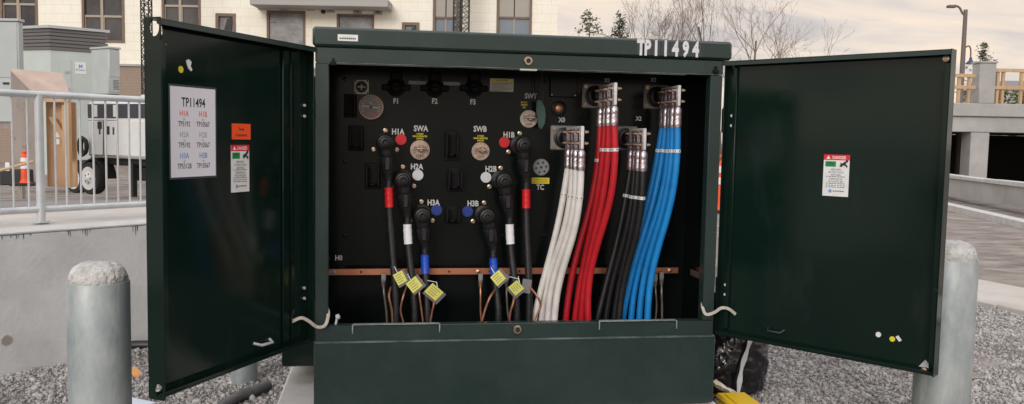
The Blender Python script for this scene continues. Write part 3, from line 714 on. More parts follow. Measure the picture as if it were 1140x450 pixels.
# --- high-voltage elbows
HG = 'cables plugged in with black elbow connectors'
YE = .30
def elbow(key, cap, leg_end, tape_v, tape_m, tape_name, bot, desc):
    c = atY(cap[0], cap[1], YE-.05); cp = V((c.x, BP, c.z))
    t = thing('high_voltage_cable', (c.x, YE, c.z), desc, 'cable', HG)
    b = MB()
    b.lathe([(.050, .0), (.050, .012), (.036, .02), (.033, .05), (.040, .06), (.043, .08), (.046, .11), (.0455, .142), (.038, .160), (.030, .164), (.026, .174), (.012, .178)], cp, FRONT, 'rubber', 24)
    le = atY(leg_end[0], leg_end[1], YE); d = (le-V((c.x, YE, c.z)))
    top = V((c.x, YE, c.z)); L = d.length
    b.tube([top+d*.0, top+d*.30, top+d*.38, top+d*.42, top+d*.80, top+d*.84, top+d*1.0], [.040, .037, .031, .0375, .034, .029, .024], 'rubber', 18)
    e = top+d*.56; b.box(e.x-.014, e.x+.014, e.y-.046, e.y-.030, e.z-.035, e.z+.035, 'rubber', .005)
    ring = [V((c.x, BP-.178, c.z))+V((math.cos(q)*.016, -.008, math.sin(q)*.016)) for q in np.linspace(0, 2*math.pi, 13)]
    b.tube(ring, .004, 'rubber', 6)
    b.build('elbow', t)
    for dx, dz in ((0, .062), (-.062, -.038), (.062, -.038)):
        if (key in ('H1B', 'H2B', 'H3B') and dx > 0): continue
        q = cp+V((dx*.95, 0, dz)); bb = MB(); bb.lathe([(.013, 0), (.013, .012), (.008, .014), (.008, .03)], q, FRONT, 'brass', 8); bb.build('bushing_stud', cab)
    e = atY(bot[0], bot[1], .24); dz = le.z-e.z
    P = [le+Z_*.03]+bez(le, le-Z_*dz*.4, e+Z_*dz*.35, e, 16)+[e-Z_*.15, e-Z_*.43]
    rr = [.0185+.0010*math.sin(i*2.4) for i in range(len(P))]
    b = MB(); b.tube(P, rr, 'jacket', 14); b.build('cable_jacket', t)
    z0, z1 = atY(cap[0], tape_v[0], .285).z, atY(cap[0], tape_v[1], .285).z
    sub = [p for p in P if z1 <= p.z <= z0]
    def at_z(z):
        for i in range(len(P)-1):
            if P[i].z >= z >= P[i+1].z: return P[i].lerp(P[i+1], (P[i].z-z)/max(1e-6, P[i].z-P[i+1].z))
        return P[0]
    T = [at_z(z) for z in np.linspace(z0, z1, 7)]
    b = MB(); b.tube(T, [.0225, .0215, .0228, .0215, .0228, .0215, .0225], tape_m, 14); b.build(tape_name, t)
    return P
EL = {}
EL['H1A'] = elbow('H1A', (429, 159), (433, 200), (209, 231), 'tape_red', 'tape_band', (441, 359), 'black cable with a red tape band plugged in beside the H1A marking')
EL['H2A'] = elbow('H2A', (449, 201), (453.5, 241), (250, 272), 'tape_white', 'tape_band', (462, 359), 'black cable with a white tape band plugged in beside the H2A marking')
EL['H3A'] = elbow('H3A', (470.5, 241), (473, 276), (284, 305), 'tape_blue', 'tape_band', (476, 359), 'black cable with a blue tape band plugged in beside the H3A marking')
EL['H1B'] = elbow('H1B', (584, 162), (586, 202), (211, 232), 'tape_red', 'tape_band', (589, 357), 'black cable with a red tape band plugged in beside the H1B marking')
EL['H2B'] = elbow('H2B', (562, 202), (567.5, 242), (250, 272), 'tape_white', 'tape_band', (575.5, 357), 'black cable with a white tape band plugged in beside the H2B marking')
EL['H3B'] = elbow('H3B', (543, 242), (549, 277), (288, 306), 'tape_blue', 'tape_band', (555, 357), 'black cable with a blue tape band plugged in beside the H3B marking')

# yellow cable tags in clear sleeves
TG = 'yellow identification tags on the high voltage cables'
def cable_tag(u, v, ang, w, h, Y, label, lift, yellow=True):
    c = atY(u, v, Y); a = V((math.cos(ang), .18, math.sin(ang))).normalized(); bdir = V((-math.sin(ang), -.1, math.cos(ang))); bdir = (bdir-a*bdir.dot(a)).normalized(); n = a.cross(bdir)
    t = thing('cable_tag', c, label, 'tag', TG)
    R4 = lambda x, y: [(-x, -y), (x, -y), (x, y), (-x, y)]
    b = MB(); b.prism(R4(w*.62, h*.62), c+a*w*.12-bdir*h*.1, a, bdir, n, .001, 'tag_sleeve'); b.build('sleeve', t)
    if yellow:
        b = MB(); b.prism(R4(w*.5, h*.5), c+n*.0015, a, bdir, n, .001, 'tag_yellow')
        for k in range(4): b.prism([(-w*.36, 0), (w*(.30-.1*(k % 2)), 0), (w*(.30-.1*(k % 2)), h*.05), (-w*.36, h*.05)], c+n*.0026+bdir*(h*(.28-.2*k)), a, bdir, n, .0002, 'grey_ink')
        b.build('card', t)
    b = MB(); b.tube([c+bdir*h*.45+n*.002, c+bdir*h*.6+V((-.01, .02, .02)), c+V((-.03, .05, .05))], .0022, 'label_white', 5); b.build('cable_tie', t)
cable_tag(445.3, 309.5, R_(28), .052, .062, .20, 'small yellow tag tilted on the red taped H1A cable', 0)
cable_tag(461, 317, R_(38), .062, .062, .195, 'yellow tag on the white taped H2A cable', 0)
cable_tag(483, 325, R_(-42), .078, .060, .185, 'largest yellow tag, on the blue taped H3A cable in a wide grey sleeve', 0)
cable_tag(554.3, 309.5, R_(40), .060, .060, .195, 'yellow tag on the blue taped H3B cable beneath the copper bar', 0)
cable_tag(574.6, 320.5, R_(-48), .062, .058, .185, 'yellow tag on the white taped H2B cable', 0)
cable_tag(585, 320, R_(80), .058, .04, .215, 'grey sleeve with no yellow showing on the red taped H1B cable', 0, False)
# bare ground wires
WG = 'bare ground wires under the copper bar'
def gwire(pts, m, r, label, lug=True, Y=.33):
    P = smooth_path([atY(u, v, Y-.04*(i > 0)) for i, (u, v) in enumerate(pts)], 5)
    P += [P[-1]-Z_*.2]
    b = MB(); b.tube(P, r, m, 8)
    o = None
    if lug:
        t = thing('ground_wire', P[0], label, 'wire', WG)
        b.build('strand', t); q = MB(); q.box(P[0].x-.012, P[0].x+.012, P[0].y-.004, P[0].y+.002, P[0].z-.005, P[0].z+.035, 'plate', .002); q.lathe([(.009, -.035), (.011, -.01), (.011, 0)], P[0], Z_, 'plate', 10); q.build('lug', t)
    else: tag(b.build('ground_wire', origin=P[0]), label, 'wire', WG)
gwire([(427, 312), (427.5, 325), (430, 345), (431, 358)], 'grey_wire', .0065, 'grey ground wire with a lug, leftmost of all the ground wires')
gwire([(435, 320), (433, 330), (436, 345), (437, 358)], 'copper_wire', .006, 'pinkish copper wire just left of the H1A cable', False, .26)
gwire([(453, 318), (449, 330), (446, 345), (449, 359)], 'copper_wire', .005, 'copper wire between the H1A and H2A cables', False, .26)
gwire([(470, 312), (467, 326), (469, 344), (471, 359)], 'copper_wire', .005, 'copper wire bowing out left of the H3A cable', False, .25)
gwire([(482, 330), (483, 338), (481, 348), (479, 359)], 'copper_wire', .005, 'copper wire right of the H3A cable, under the largest yellow tag', False, .22)
gwire([(535, 312), (535, 325), (535, 345), (536, 358)], 'copper_wire', .0055, 'straight copper wire with a lug left of the H3B cable')
gwire([(551, 323), (545, 332), (540, 345), (536.5, 358)], 'copper_wire', .0065, 'slanting copper wire running down left from the H3B tag', False, .24)
gwire([(564, 312), (564, 325), (565, 345), (567, 358)], 'grey_wire', .006, 'dark ground wire with a lug between the H3B and H2B cables')
gwire([(573, 328), (571, 338), (568, 348), (567, 358)], 'copper_wire', .006, 'copper wire beneath the H2B tag', False, .22)
gwire([(590, 320), (598, 330), (602, 340), (598, 350), (593, 359)], 'copper_wire', .0055, 'curved copper wire right of the H1B cable, beside the white cables', False, .22)
gwire([(729.5, 312), (730, 325), (731, 340), (730, 354)], 'grey_wire', .0055, 'left one of two dull ground wires right of the blue cables')
gwire([(736.5, 310), (736.5, 325), (737, 340), (737, 354)], 'grey_wire', .0065, 'right one of two dull ground wires right of the blue cables')

# ------------------------------------------------------------------ ground
GZ = 0.0
WA, WB = V((-3.037, 1.575, 0)), V((-2.384, 2.199, 0)); wd = (WB-WA).normalized(); wn = V((-wd.y, wd.x, 0))   # wall line and its back normal
wall_s, wall_e = WA-wd*9, WA+wd*3.6
def grid_sheet(name, x0, x1, y0, y1, nx, ny, zf, m, par=None):
    xs = np.linspace(x0, x1, nx); ys = np.linspace(y0, y1, ny)
    b = MB(); b.v = [V((x, y, zf(x, y))) for y in ys for x in xs]
    b.f = [[j*nx+i, j*nx+i+1, (j+1)*nx+i+1, (j+1)*nx+i] for j in range(ny-1) for i in range(nx-1)]; b.m = [0]*len(b.f); b.mats = [m]
    return b.build(name, origin=(0, 0, 0), fix=False)
b = MB(); b.quad([(-900, -900, -.03), (900, -900, -.03), (900, 900, -.03), (-900, 900, -.03)], 'road'); struct(b.build('ground', origin=(0, 0, 0)))
def road_z(x, y): return -.006+.016*mnoise.noise(V((x*.5, y*1.6, 0)))+.010*mnoise.noise(V((x*1.3, y*3.5, 4)))
struct(grid_sheet('road', 3.2, 40, 1.0, 45, 150, 200, road_z, 'road'))
# concrete kerb strip between gravel and road
k = [atZ(1075, 308.5, .05), atZ(1140, 317.5, .05), atZ(1140, 353, .05), atZ(1075, 332, .05)]
dk = (k[1]-k[0]).normalized(); dk2 = (k[2]-k[3]).normalized()
kd = (dk+dk2).normalized(); kn = V((-kd.y, kd.x, 0))
o = k[3]; wid = abs((k[0]-k[3]).dot(kn))
b = MB()
for i in range(-3, 6):
    a0 = o+kd*(i*1.52+.35); b.T = Matrix.Identity(4)
    Tm = Matrix(((kd.x, kn.x, 0, a0.x), (kd.y, kn.y, 0, a0.y), (0, 0, 1, 0), (0, 0, 0, 1))); b.T = Tm; b.box(0, 1.508, 0, wid, -.05, .055, 'sidewalk', .012)
b.T = Matrix.Identity(4)
struct(b.build('kerb', origin=(0, 0, 0)))
KO, KD, KN = o.copy(), kd.copy(), kn.copy()
def in_gravel(x, y):
    p = V((x, y, 0))
    if (p-KO).dot(KN) > -.02 and x > 1.0: return False
    if (p-WA).dot(wn) > -.01: return False
    if -1.24 < x < 1.09 and -.12 < y < 2.2: return False
    return True
def gz(x, y): return .030*mnoise.noise(V((x*1.1, y*1.1, 2)))+.018*mnoise.noise(V((x*3, y*3, 5)))
struct(grid_sheet('gravel', -7, 7.5, -5.5, 6, 200, 160, lambda x, y: gz(x, y) if (V((x, y, 0))-KO).dot(KN) < .1 or x < 1 else -.06, 'bed'))
# loose stones
ico_v = np.array([(0, 0, 1)]+[(math.cos(t)*.894, math.sin(t)*.894, .447) for t in np.arange(5)*2*math.pi/5]+[(math.cos(t)*.894, math.sin(t)*.894, -.447) for t in (np.arange(5)+.5)*2*math.pi/5]+[(0, 0, -1)])
ico_f = [(0, 1+i, 1+(i+1) % 5) for i in range(5)]+[(1+i, 6+i, 1+(i+1) % 5) for i in range(5)]+[(1+(i+1) % 5, 6+i, 6+(i+1) % 5) for i in range(5)]+[(11, 6+(i+1) % 5, 6+i) for i in range(5)]
ico_f = np.array(ico_f)
def stones(regions):
    pts = []
    for x0, x1, y0, y1, dens in regions:
        n = int((x1-x0)*(y1-y0)*dens)
        for _ in range(n):
            x, y = random.uniform(x0, x1), random.uniform(y0, y1)
            if in_gravel(x, y): pts.append((x, y, gz(x, y)))
    P = np.array(pts); n = len(P)
    sz = np.random.gamma(2.6, .0025, n).clip(.004, .030)
    vs = np.repeat(ico_v[None], n, 0)*(1+np.random.uniform(-.32, .32, (n, 12, 1)))
    ax = np.random.uniform(.65, 1.25, (n, 1, 3)); ax[:, :, 2] *= .75; vs = vs*ax*sz[:, None, None]
    q = np.random.normal(size=(n, 4)); q /= np.linalg.norm(q, axis=1)[:, None]; w, x, y, z = q.T
    Rm = np.stack([1-2*(y*y+z*z), 2*(x*y-z*w), 2*(x*z+y*w), 2*(x*y+z*w), 1-2*(x*x+z*z), 2*(y*z-x*w), 2*(x*z-y*w), 2*(y*z+x*w), 1-2*(x*x+y*y)], 1).reshape(n, 3, 3)
    vs = np.einsum('nij,nkj->nki', Rm, vs)+P[:, None, :]; vs[:, :, 2] += (sz*.35)[:, None]
    fs = (ico_f[None]+(np.arange(n)*12)[:, None, None]).reshape(-1, 3)
    me = bpy.data.meshes.new('gravel_stones'); V3 = vs.reshape(-1, 3)
    me.vertices.add(len(V3)); me.vertices.foreach_set('co', V3.ravel()); me.loops.add(fs.size); me.loops.foreach_set('vertex_index', fs.ravel().astype(np.int32))
    me.polygons.add(len(fs)); me.polygons.foreach_set('loop_start', np.arange(len(fs), dtype=np.int32)*3)
    me.update(calc_edges=True); me.materials.append(M['stone'])
    o = bpy.data.objects.new('gravel_stones', me); COL.objects.link(o); o['kind'] = 'stuff'
stones([(-3.3, -1.1, -.2, 2.9, 5600), (1.0, 5.4, -.3, 2.0, 5600), (3.0, 5.6, 2.0, 3.9, 4200)])
# pad under the cabinet
b = MB(); b.box(-1.205, 1.04, -.10, 2.1, -.1, .205, 'pad', .015); struct(b.build('concrete_pad'))

# ------------------------------------------------------------------ bollards
def bollard(u, vtop, rpx, r, vdome, label, lean=0):
    D = r*FPX/rpx; c = atD(u, vtop, D); c = V((c.x, c.y, 0)); zt_ = atD(u, vtop, D).z; zd = atD(u, vdome, D).z
    t = thing('bollard', c, label, 'bollard', 'bollards guarding the cabinet')
    b = MB(); b.lathe([(r*.97, -.1), (r, -.09), (r, zt_-.003), (r*.985, zt_), (r*.9, zt_), (r*.9, zt_-.02)], c, Z_, 'galv', 40); b.build('steel_pipe', t)
    h = zd-zt_; n = 9; b = MB()
    prof = [(r*.955*math.cos(a)**.55, zt_+.001+h*math.sin(a)) for a in np.linspace(0, math.pi/2*.97, n)]
    b.lathe([(r*.90, zt_-.018)]+prof, c, Z_, 'rough_concrete', 36)
    for i, p in enumerate(b.v):
        k = mnoise.noise(p*28)*.006+mnoise.noise(p*70+V((3, 1, 2)))*.004
        if p.z > zt_+.004: b.v[i] = p+V((0, 0, k))+V((p.x-c.x, p.y-c.y, 0))*k*2
    b.build('concrete_cap', t, ang=80)
    return c
bollard(109.5, 313, 32.8, .110, 292, 'galvanised bollard with a rough concrete dome, left of the open left door')
bollard(1056.5, 288, 30.0, .124, 268, 'galvanised bollard with a low concrete cap, partly behind the right door')
c = atD(272, 425, 5.15); t = thing('bollard', (c.x, c.y, 0), 'pale bollard showing only its foot beneath the left door', 'bollard', 'bollards guarding the cabinet')
b = MB(); b.lathe([(.08, -.1), (.08, .9), (.076, .903), (.07, .903)], (c.x, c.y, 0), Z_, 'galv', 32); b.build('steel_pipe', t)
b = MB(); b.lathe([(.074, .89), (.074, .905), (.06, .935), (.03, .95), (.004, .955)], (c.x, c.y, 0), Z_, 'rough_concrete', 28); b.build('concrete_cap', t)

# conduits, board, leaf
P = smooth_path([atZ(236, 462, .03), atZ(262, 444, .035), atZ(284, 435, .04), atZ(298, 429, .03)], 14)
b = MB(); rr = []; PP = []
for i in range(len(P)-1):
    for j in range(4): PP.append(P[i].lerp(P[i+1], j/4)); rr.append(.034 if j < 2 else .028)
b.tube(PP, rr, 'conduit', 14, caps=True); tag(b.build('corrugated_conduit'), 'grey corrugated conduit lying on gravel beneath the left door', 'pipe')
P = smooth_path([atZ(108, 386, .04), atZ(142, 384.5, .04), atZ(165, 384, .04), atZ(215, 384, .04), atZ(300, 381, .04)], 5)
b = MB(); b.tube(P, .032, 'black_pipe', 14); tag(b.build('drain_pipe'), 'smooth black pipe lying at the foot of the retaining wall', 'pipe')
p = [atZ(138, 441.5, .05), atZ(171, 448.5, .05)]; b = MB()
a = (p[1]-p[0]); a.z = 0; a.normalize(); n = V((a.y, -a.x, 0))
b.prism([(-.05, 0), ((p[1]-p[0]).length+.02, 0), ((p[1]-p[0]).length-.05, .5), (-.05, .5)], p[0]-V((0, 0, .02)), a, n, Z_, .025, 'board_blue'); tag(b.build('foam_board'), 'pale blue board lying flat on gravel beside the left bollard', 'board')
c = atZ(151, 415, .05); b = MB(); lf = [(0, -.05), (.02, -.03), (.028, 0), (.018, .03), (.004, .06), (-.012, .035), (-.026, .005), (-.018, -.028)]
b.prism(lf, c, V((.85, .5, .15)).normalized(), V((-.45, .75, .5)).normalized(), V((.1, -.6, .8)).normalized(), .003, 'leaf'); tag(b.build('dry_leaf'), 'curled orange dry leaf on the gravel by the wall', 'leaf')

# rubbish bag and yellow case at the right
c = atZ(829, 452, 0); c = V((c.x+.0, c.y+.24, 0)); t = thing('rubbish_bag', c, 'full black plastic rubbish bag with a white strip under the right door', 'rubbish bag')
vs = []; fs = []; nu, nv = 110, 70
for j in range(nv+1):
    f = j/nv; z = .66*f
    base = .225*(1-.06*math.cos(f*9))*(min(1, (f/.12+.25))**.6)*(1-.30*max(0, f-.55)/.45)
    for i in range(nu):
        a = 2*math.pi*i/nu; d = V((math.cos(a), math.sin(a), 0))
        k = 1+.16*mnoise.noise(V((d.x*1.4, d.y*1.4, z*3)))+.09*abs(mnoise.noise(V((d.x*3, d.y*3, z*9+4))))+.07*abs(mnoise.noise(V((d.x*5+z*6, d.y*5, z*14))))+.045*abs(mnoise.noise(V((d.x*13, d.y*13+z*9, z*30))))
        vs.append(c+V((d.x*base*k, d.y*base*k*.9, z+.03*mnoise.noise(d*2+V((0, 0, f*4)))*f)))
for j in range(nv):
    for i in range(nu): fs.append([j*nu+i, j*nu+(i+1) % nu, (j+1)*nu+(i+1) % nu, (j+1)*nu+i])
fs += [list(range(nu))[::-1], [nv*nu+i for i in range(nu)]]
b = MB(); b.add(vs, fs, 'bag'); b.build('bag_body', t, ang=60)
b = MB(); P = []
for u, v in ((846, 372), (840, 390), (834, 410), (831, 430), (829, 452)): P.append(atY(u-8, v, c.y-.235))
vs = []
for i, p in enumerate(smooth_path(P, 4)):
    w = .014+.004*math.sin(i*1.3); vs += [p+V((-w, -.002, 0)), p+V((w, .003, 0)), p+V((w, .006, 0)), p+V((-w, .003, 0))]
k = len(vs)//4; b.add(vs, [[i*4+a, i*4+(a+1) % 4, (i+1)*4+(a+1) % 4, (i+1)*4+a] for i in range(k-1) for a in range(4)]+[[0, 1, 2, 3], [4*k-4, 4*k-3, 4*k-2, 4*k-1]], 'bag_strip'); b.build('white_strip', t)
c = atZ(812, 436.5, .15); t = thing('yellow_case', (c.x, c.y-.15, 0), 'yellow plastic case edge beside the cabinet foot in front of the black bag', 'case')
b = MB(); b.box(c.x-.08, c.x+.10, c.y-.29, c.y-.01, 0, .12, 'yellow_case', .015); b.box(c.x-.085, c.x+.095, c.y-.30, c.y, .121, .15, 'yellow_case', .012); b.box(c.x-.05, c.x+.075, c.y-.26, c.y-.05, .1505, .156, 'yellow_case', .005); b.build('case_body', t)
p = c.copy(); b = MB(); vs = []; fs = []; n = 12
for j in range(n):
    for i in range(n):
        x, y = i/(n-1), j/(n-1); vs.append(V((c.x-.09+.16*x, c.y+.012+.10*y, .12+.085*(1-x)+.03*mnoise.noise(V((x*4, y*4, 1)))+.012*mnoise.noise(V((x*11, y*11, 7))))))
vs += [p-Z_*.012 for p in vs]; N2 = n*n
for j in range(n-1):
    for i in range(n-1): q = [j*n+i, j*n+i+1, (j+1)*n+i+1, (j+1)*n+i]; fs += [q, [a+N2 for a in q[::-1]]]
b.add(vs, fs, 'wrap'); tag(b.build('packaging_wrap'), 'crumpled white and tan wrapping behind the yellow case', 'packaging')

# ------------------------------------------------------------------ retaining wall, yard and railing
def Tline(o, d):
    n = V((-d.y, d.x, 0)); return Matrix(((d.x, n.x, 0, o.x), (d.y, n.y, 0, o.y), (0, 0, 1, 0), (0, 0, 0, 1)))
LW = (wall_e-wall_s).length
rw = thing('retaining_wall', wall_s, 'grey concrete retaining wall below the railing at left', 'wall')
b = MB(); b.T = Tline(wall_s, wd); b.box(0, LW, 0, .30, -.2, .885, 'wall_concrete', .008)
for q in (9.0-.55, 9.0+1.05, 9-3.2): pass
b.box(0, LW, -.0, .30, .8855, .90, 'coping', .004)
b.T = Matrix.Identity(4); b.build('wall_body', rw)
# drips of dirt below the coping and the round tie-hole plug
b = MB()
for u, hgt in ((2, 5), (12, 4), (18, 6), (20, 4), (26, 7), (34, 3), (76, 6), (78, 9), (92, 5), (95, 8), (97, 10), (100, 5), (148, 9), (151, 14), (153, 8)):
    d = ray(u, 262); tt = (WA-CAM).dot(wn)/d.dot(wn); p = CAM+d*tt; w = random.uniform(.002, .004); h = hgt*.0045
    z1 = .884; b.prism([(-w, 0), (w, 0), (w*.4, -h), (-w*.4, -h)], V((p.x, p.y, z1))-wn*.0012, wd, Z_, -wn, .0006, 'conduit')
for u0, u1 in ((0, 35), (73, 104), (146, 158)):
    pp = []
    for u in (u0, u1):
        d = ray(u, 260); tt = (WA-CAM).dot(wn)/d.dot(wn); pp.append(CAM+d*tt)
    L = (pp[1]-pp[0]).length; q = [(L*i/12, -.001-.004*abs(mnoise.noise(V((i*.9+u0, 0, 0))))) for i in range(13)]
    b.prism([(0, .0), (L, .0)]+q[::-1], V((pp[0].x, pp[0].y, .884))-wn*.0010, wd, Z_, -wn, .0006, 'conduit')
b.build('dirt_drips', rw)
for u, v in ((7, 379),):
    d = ray(u, v); tt = (WA-CAM).dot(wn)/d.dot(wn); p = CAM+d*tt; b = MB(); b.lathe([(.036, 0), (.034, .002), (.026, .002), (.024, -.001)], p-wn*.0005, -wn, 'rough_concrete', 20); b.lathe([(.030, .0), (.028, .0035)], p-wn*.0005, -wn, 'ply_grey', 18); b.build('tie_hole_plug', rw)
# yard behind the wall, falling gently away
yw = lambda s: .885-.70*min(1, max(0, (s-1.2)/11.5))
rows = [.3, .8, 1.5, 2.5, 4, 6, 8, 10, 12.5, 16, 30, 60, 120]
def yard(name, lo, hi, m, lift=0):
    R = [r for r in rows if lo <= r <= hi]; b = MB(); e = []
    for r in R:
        for q in np.linspace(-90, LW+.0 if r < 1e9 else LW, 14): e.append(wall_s+wd*float(q)+wn*r+Z_*(yw(r)+lift))
    b.v = e; b.f = [[j*14+i, j*14+i+1, (j+1)*14+i+1, (j+1)*14+i] for j in range(len(R)-1) for i in range(13)]; b.m = [0]*len(b.f); b.mats = [m]
    o = b.build(name, origin=(0, 0, 0), fix=False); return struct(o)
yard('walkway', .3, 1.5, 'sidewalk', .008); yard('yard', .8, 120, 'yard', 0)
# side closing of the yard bank
b = MB(); e = [wall_e+wn*r for r in rows]; b.v = [p+Z_*yw(r) for p, r in zip(e, rows)]+[p-Z_*.2 for p in e]; k = len(rows); b.f = [[i, i+1, k+i+1, k+i] for i in range(k-1)]; b.m = [0]*len(b.f); b.mats = ['wall_concrete']
struct(b.build('yard_edge', origin=(0, 0, 0)))
# railing
pb = atZ(46, 247.5, .905); ro = pb; sr = (ro-wall_s).dot(wn)
def on_rail(u, v): d = ray(u, v); tt = (ro-CAM).dot(wn)/d.dot(wn); return CAM+d*tt
ztop, zbot = on_rail(46, 105.5).z, on_rail(46, 233).z
rl = thing('guard_railing', ro, 'galvanised pipe railing on top of the concrete wall at left', 'railing')
s0, s1 = -5.6, 3.2
b = MB(); b.tube([ro+wd*s0+Z_*(ztop-ro.z), ro+wd*s1+Z_*(ztop-ro.z)], .024, 'galv_rail', 14); b.build('top_rail', rl)
b = MB(); b.tube([ro+wd*s0+Z_*(zbot-ro.z), ro+wd*s1+Z_*(zbot-ro.z)], .021, 'galv_rail', 14); b.build('bottom_rail', rl)
q1 = (on_rail(77, 160)-ro).dot(wd); q2 = (on_rail(139, 160)-ro).dot(wd)
dx = None
bal_u = (14, 31, 61.5, 73.5, 89.5, 104, 118, 131, 144, 156)
ss = [(on_rail(u, 165)-ro).dot(wd) for u in bal_u]; step = (ss[-1]-ss[3])/6
ss += [ss[-1]+step*k for k in range(1, 8)]+[ss[0]-step*k for k in range(1, 24)]
for s in ss:
    b = MB(); p = ro+wd*s; b.tube([(p.x, p.y, zbot), (p.x, p.y, ztop)], .0075, 'galv_rail', 8); b.build('baluster', rl)
for s in (0, -2.2, -4.4, 2.2):
    b = MB(); p = ro+wd*s; b.tube([(p.x, p.y, ro.z), (p.x, p.y, ztop)], .028, 'galv_rail', 14); b.lathe([(.055, 0), (.055, .010)], (p.x, p.y, ro.z), Z_, 'galv_rail', 16); b.build('post', rl)

# ------------------------------------------------------------------ yard contents (upright planes facing the camera heading)
def TD(D): o = V((CAM.x, CAM.y, 0))+NF*D; return o
def frame_at(u, v, D, yaw=0):
    """local frame: x to the right, y away from the viewer, z up"""
    p = atD(u, v, D); c, s = math.cos(yaw), math.sin(yaw); a = NR*c+NF*s; n = NF*c-NR*s
    return Matrix(((a.x, n.x, 0, p.x), (a.y, n.y, 0, p.y), (0, 0, 1, 0), (0, 0, 0, 1))), p
def zD(v, D, u=100): return atD(u, v, D).z
def wpx(px_, D): return px_*D/FPX
def on_frame(T, u, v, y=0):
    o = T.translation; n = V((T[0][1], T[1][1], 0)); a = V((T[0][0], T[1][0], 0)); o2 = o+n*y; d = ray(u, v); p = CAM+d*((o2-CAM).dot(n)/d.dot(n)); return (p-o).dot(a), p.z
# generator trailer
TG_, TP = frame_at(97, 215, 18.5, R_(-30)); g0 = zD(216, 18.5)
gt = thing('generator_trailer', (TP.x, TP.y, g0), 'white generator trailer with tandem wheels parked behind the railing', 'trailer')
x0, zt1 = on_frame(TG_, 97, 113); x1, _ = on_frame(TG_, 168, 113); _, zb1 = on_frame(TG_, 120, 176)
def TB(): b = MB(); b.T = TG_; return b
xe = x1+.9
b = TB(); b.box(x0, xe, 0, 1.7, zb1, zt1, 'trailer_white', .05); b.box(x0+.02, xe-.02, -.005, .005, zt1-.36, zt1-.06, 'dark_band')
b.box(x0+.22, x0+.36, -.008, .0, zt1-.33, zt1-.08, 'trailer_white'); b.box(x0+.9, x0+1.05, -.008, 0, zt1-.33, zt1-.08, 'trailer_white')
b.build('housing', gt)
for xa, xb in ((x0+.06, x0+.55), (x0+.60, x0+1.02)):
    b = TB(); b.box(xa, xb, -.026, -.0005, zb1+.06, zt1-.42, 'trailer_white', .012); b.box(xa-.02, xb+.02, -.004, -.0003, zb1+.045, zt1-.405, 'louvre'); b.box(xb-.12, xb-.06, -.03, -.0185, zb1+.50, zb1+.66, 'dark_band', .004)
    b.build('service_door', gt)
b = TB(); b.box(x0+.64, x0+.80, -.03, -.0185, zb1+.5, zb1+.68, 'chassis', .004); b.build('vent', gt)
b = TB(); b.box(x0+.40, x0+.54, -.04, -.0275, zb1+.62, zb1+.78, 'chassis', .004); b.build('vent', gt)
b = TB(); b.box(x0+1.06, xe-.05, -.02, -.0005, zb1+.06, zt1-.42, 'trailer_white', .010); b.build('service_door', gt)
xm, zm = on_frame(TG_, 150.5, 163); b = TB(); b.T = Matrix.Identity(4)
aa = V((TG_[0][0], TG_[1][0], 0)); nn_ = V((TG_[0][1], TG_[1][1], 0)); oo = TG_.translation
wp = lambda x, y, z: V((oo.x, oo.y, 0))+aa*x+nn_*y+Z_*z
b.text('EI', wp(xm, -.012, zm), Z_, -aa, .15, 'sign_red', bold=.03, lift=0); b.text('EI', wp(xm+.0, -.0125, zm+.01), Z_, -aa, .05, 'sign_red', lift=0)
b.build('red_mark', gt)
b = TB(); xr, zr_ = on_frame(TG_, 146, 108); b.box(xr, xr+1.2, .2, 1.3, zt1+.001, zt1+.14, 'trailer_white', .03); b.box(xr-.01, xr+1.21, .19, 1.31, zt1+.06, zt1+.10, 'sign_red', .01); b.build('roof_hatch', gt)
b = TB(); b.box(x0-.25, xe+.1, .2, 1.5, zb1-.16, zb1-.002, 'chassis', .02); b.box(x0+1.0, xe, .25, 1.4, g0+.34, zb1-.17, 'chassis', .03)
for xq in (x0+1.3, x0+1.9): b.box(xq, xq+.08, .1, .2, g0, zb1-.1, 'chassis')
b.build('chassis', gt)
for uw in (86, 103):
    xw, zw = on_frame(TG_, uw, 198.5); rw_ = (zw-g0)
    wheel = TB(); wheel.lathe([(rw_*.62, 0), (rw_*.96, .01), (rw_, .04), (rw_, .20), (rw_*.96, .23), (rw_*.6, .24)], (xw, -.10, g0+rw_), Y_, 'tyre', 26); wo = wheel.build('wheel', gt)
    rim = TB(); rim.lathe([(rw_*.72, -.004), (rw_*.68, .004), (rw_*.45, .008), (rw_*.40, -.006), (rw_*.18, -.02), (rw_*.1, -.05)], (xw, -.10, g0+rw_), Y_, 'trailer_white', 20)
    for q in range(5): an = q*1.2566; rim.disc((xw+math.cos(an)*rw_*.27, -.101, g0+rw_+math.sin(an)*rw_*.27), FRONT, .018, .02, 'chassis', 6)
    rim.build('rim', wo)
    fe = TB(); pts = [(xw+math.cos(a)*rw_*1.14, g0+rw_+math.sin(a)*rw_*1.14) for a in np.linspace(0, math.pi, 12)]
    for p, q in zip(pts[:-1], pts[1:]): fe.add([(p[0], -.02, p[1]), (q[0], -.02, q[1]), (q[0], .30, q[1]), (p[0], .30, p[1]), (p[0], -.02, p[1]+.03), (q[0], -.02, q[1]+.03), (q[0], .30, q[1]+.03), (p[0], .30, p[1]+.03)], [(0, 1, 2, 3), (7, 6, 5, 4), (0, 1, 5, 4), (2, 3, 7, 6), (0, 3, 7, 4), (1, 2, 6, 5)], 'chassis')
    fe.build('fender', gt)
xw, zw = on_frame(TG_, 98, 163); b = TB()
for q in range(3): b.tube([(xw+.15*math.cos(t)*(.7+.1*q), -.08-.03*q, zw+.20*math.sin(t)*(.8+.1*q)) for t in np.linspace(0, 2*math.pi, 18)], .03, 'tyre', 8)
b.build('hose_coil', gt)
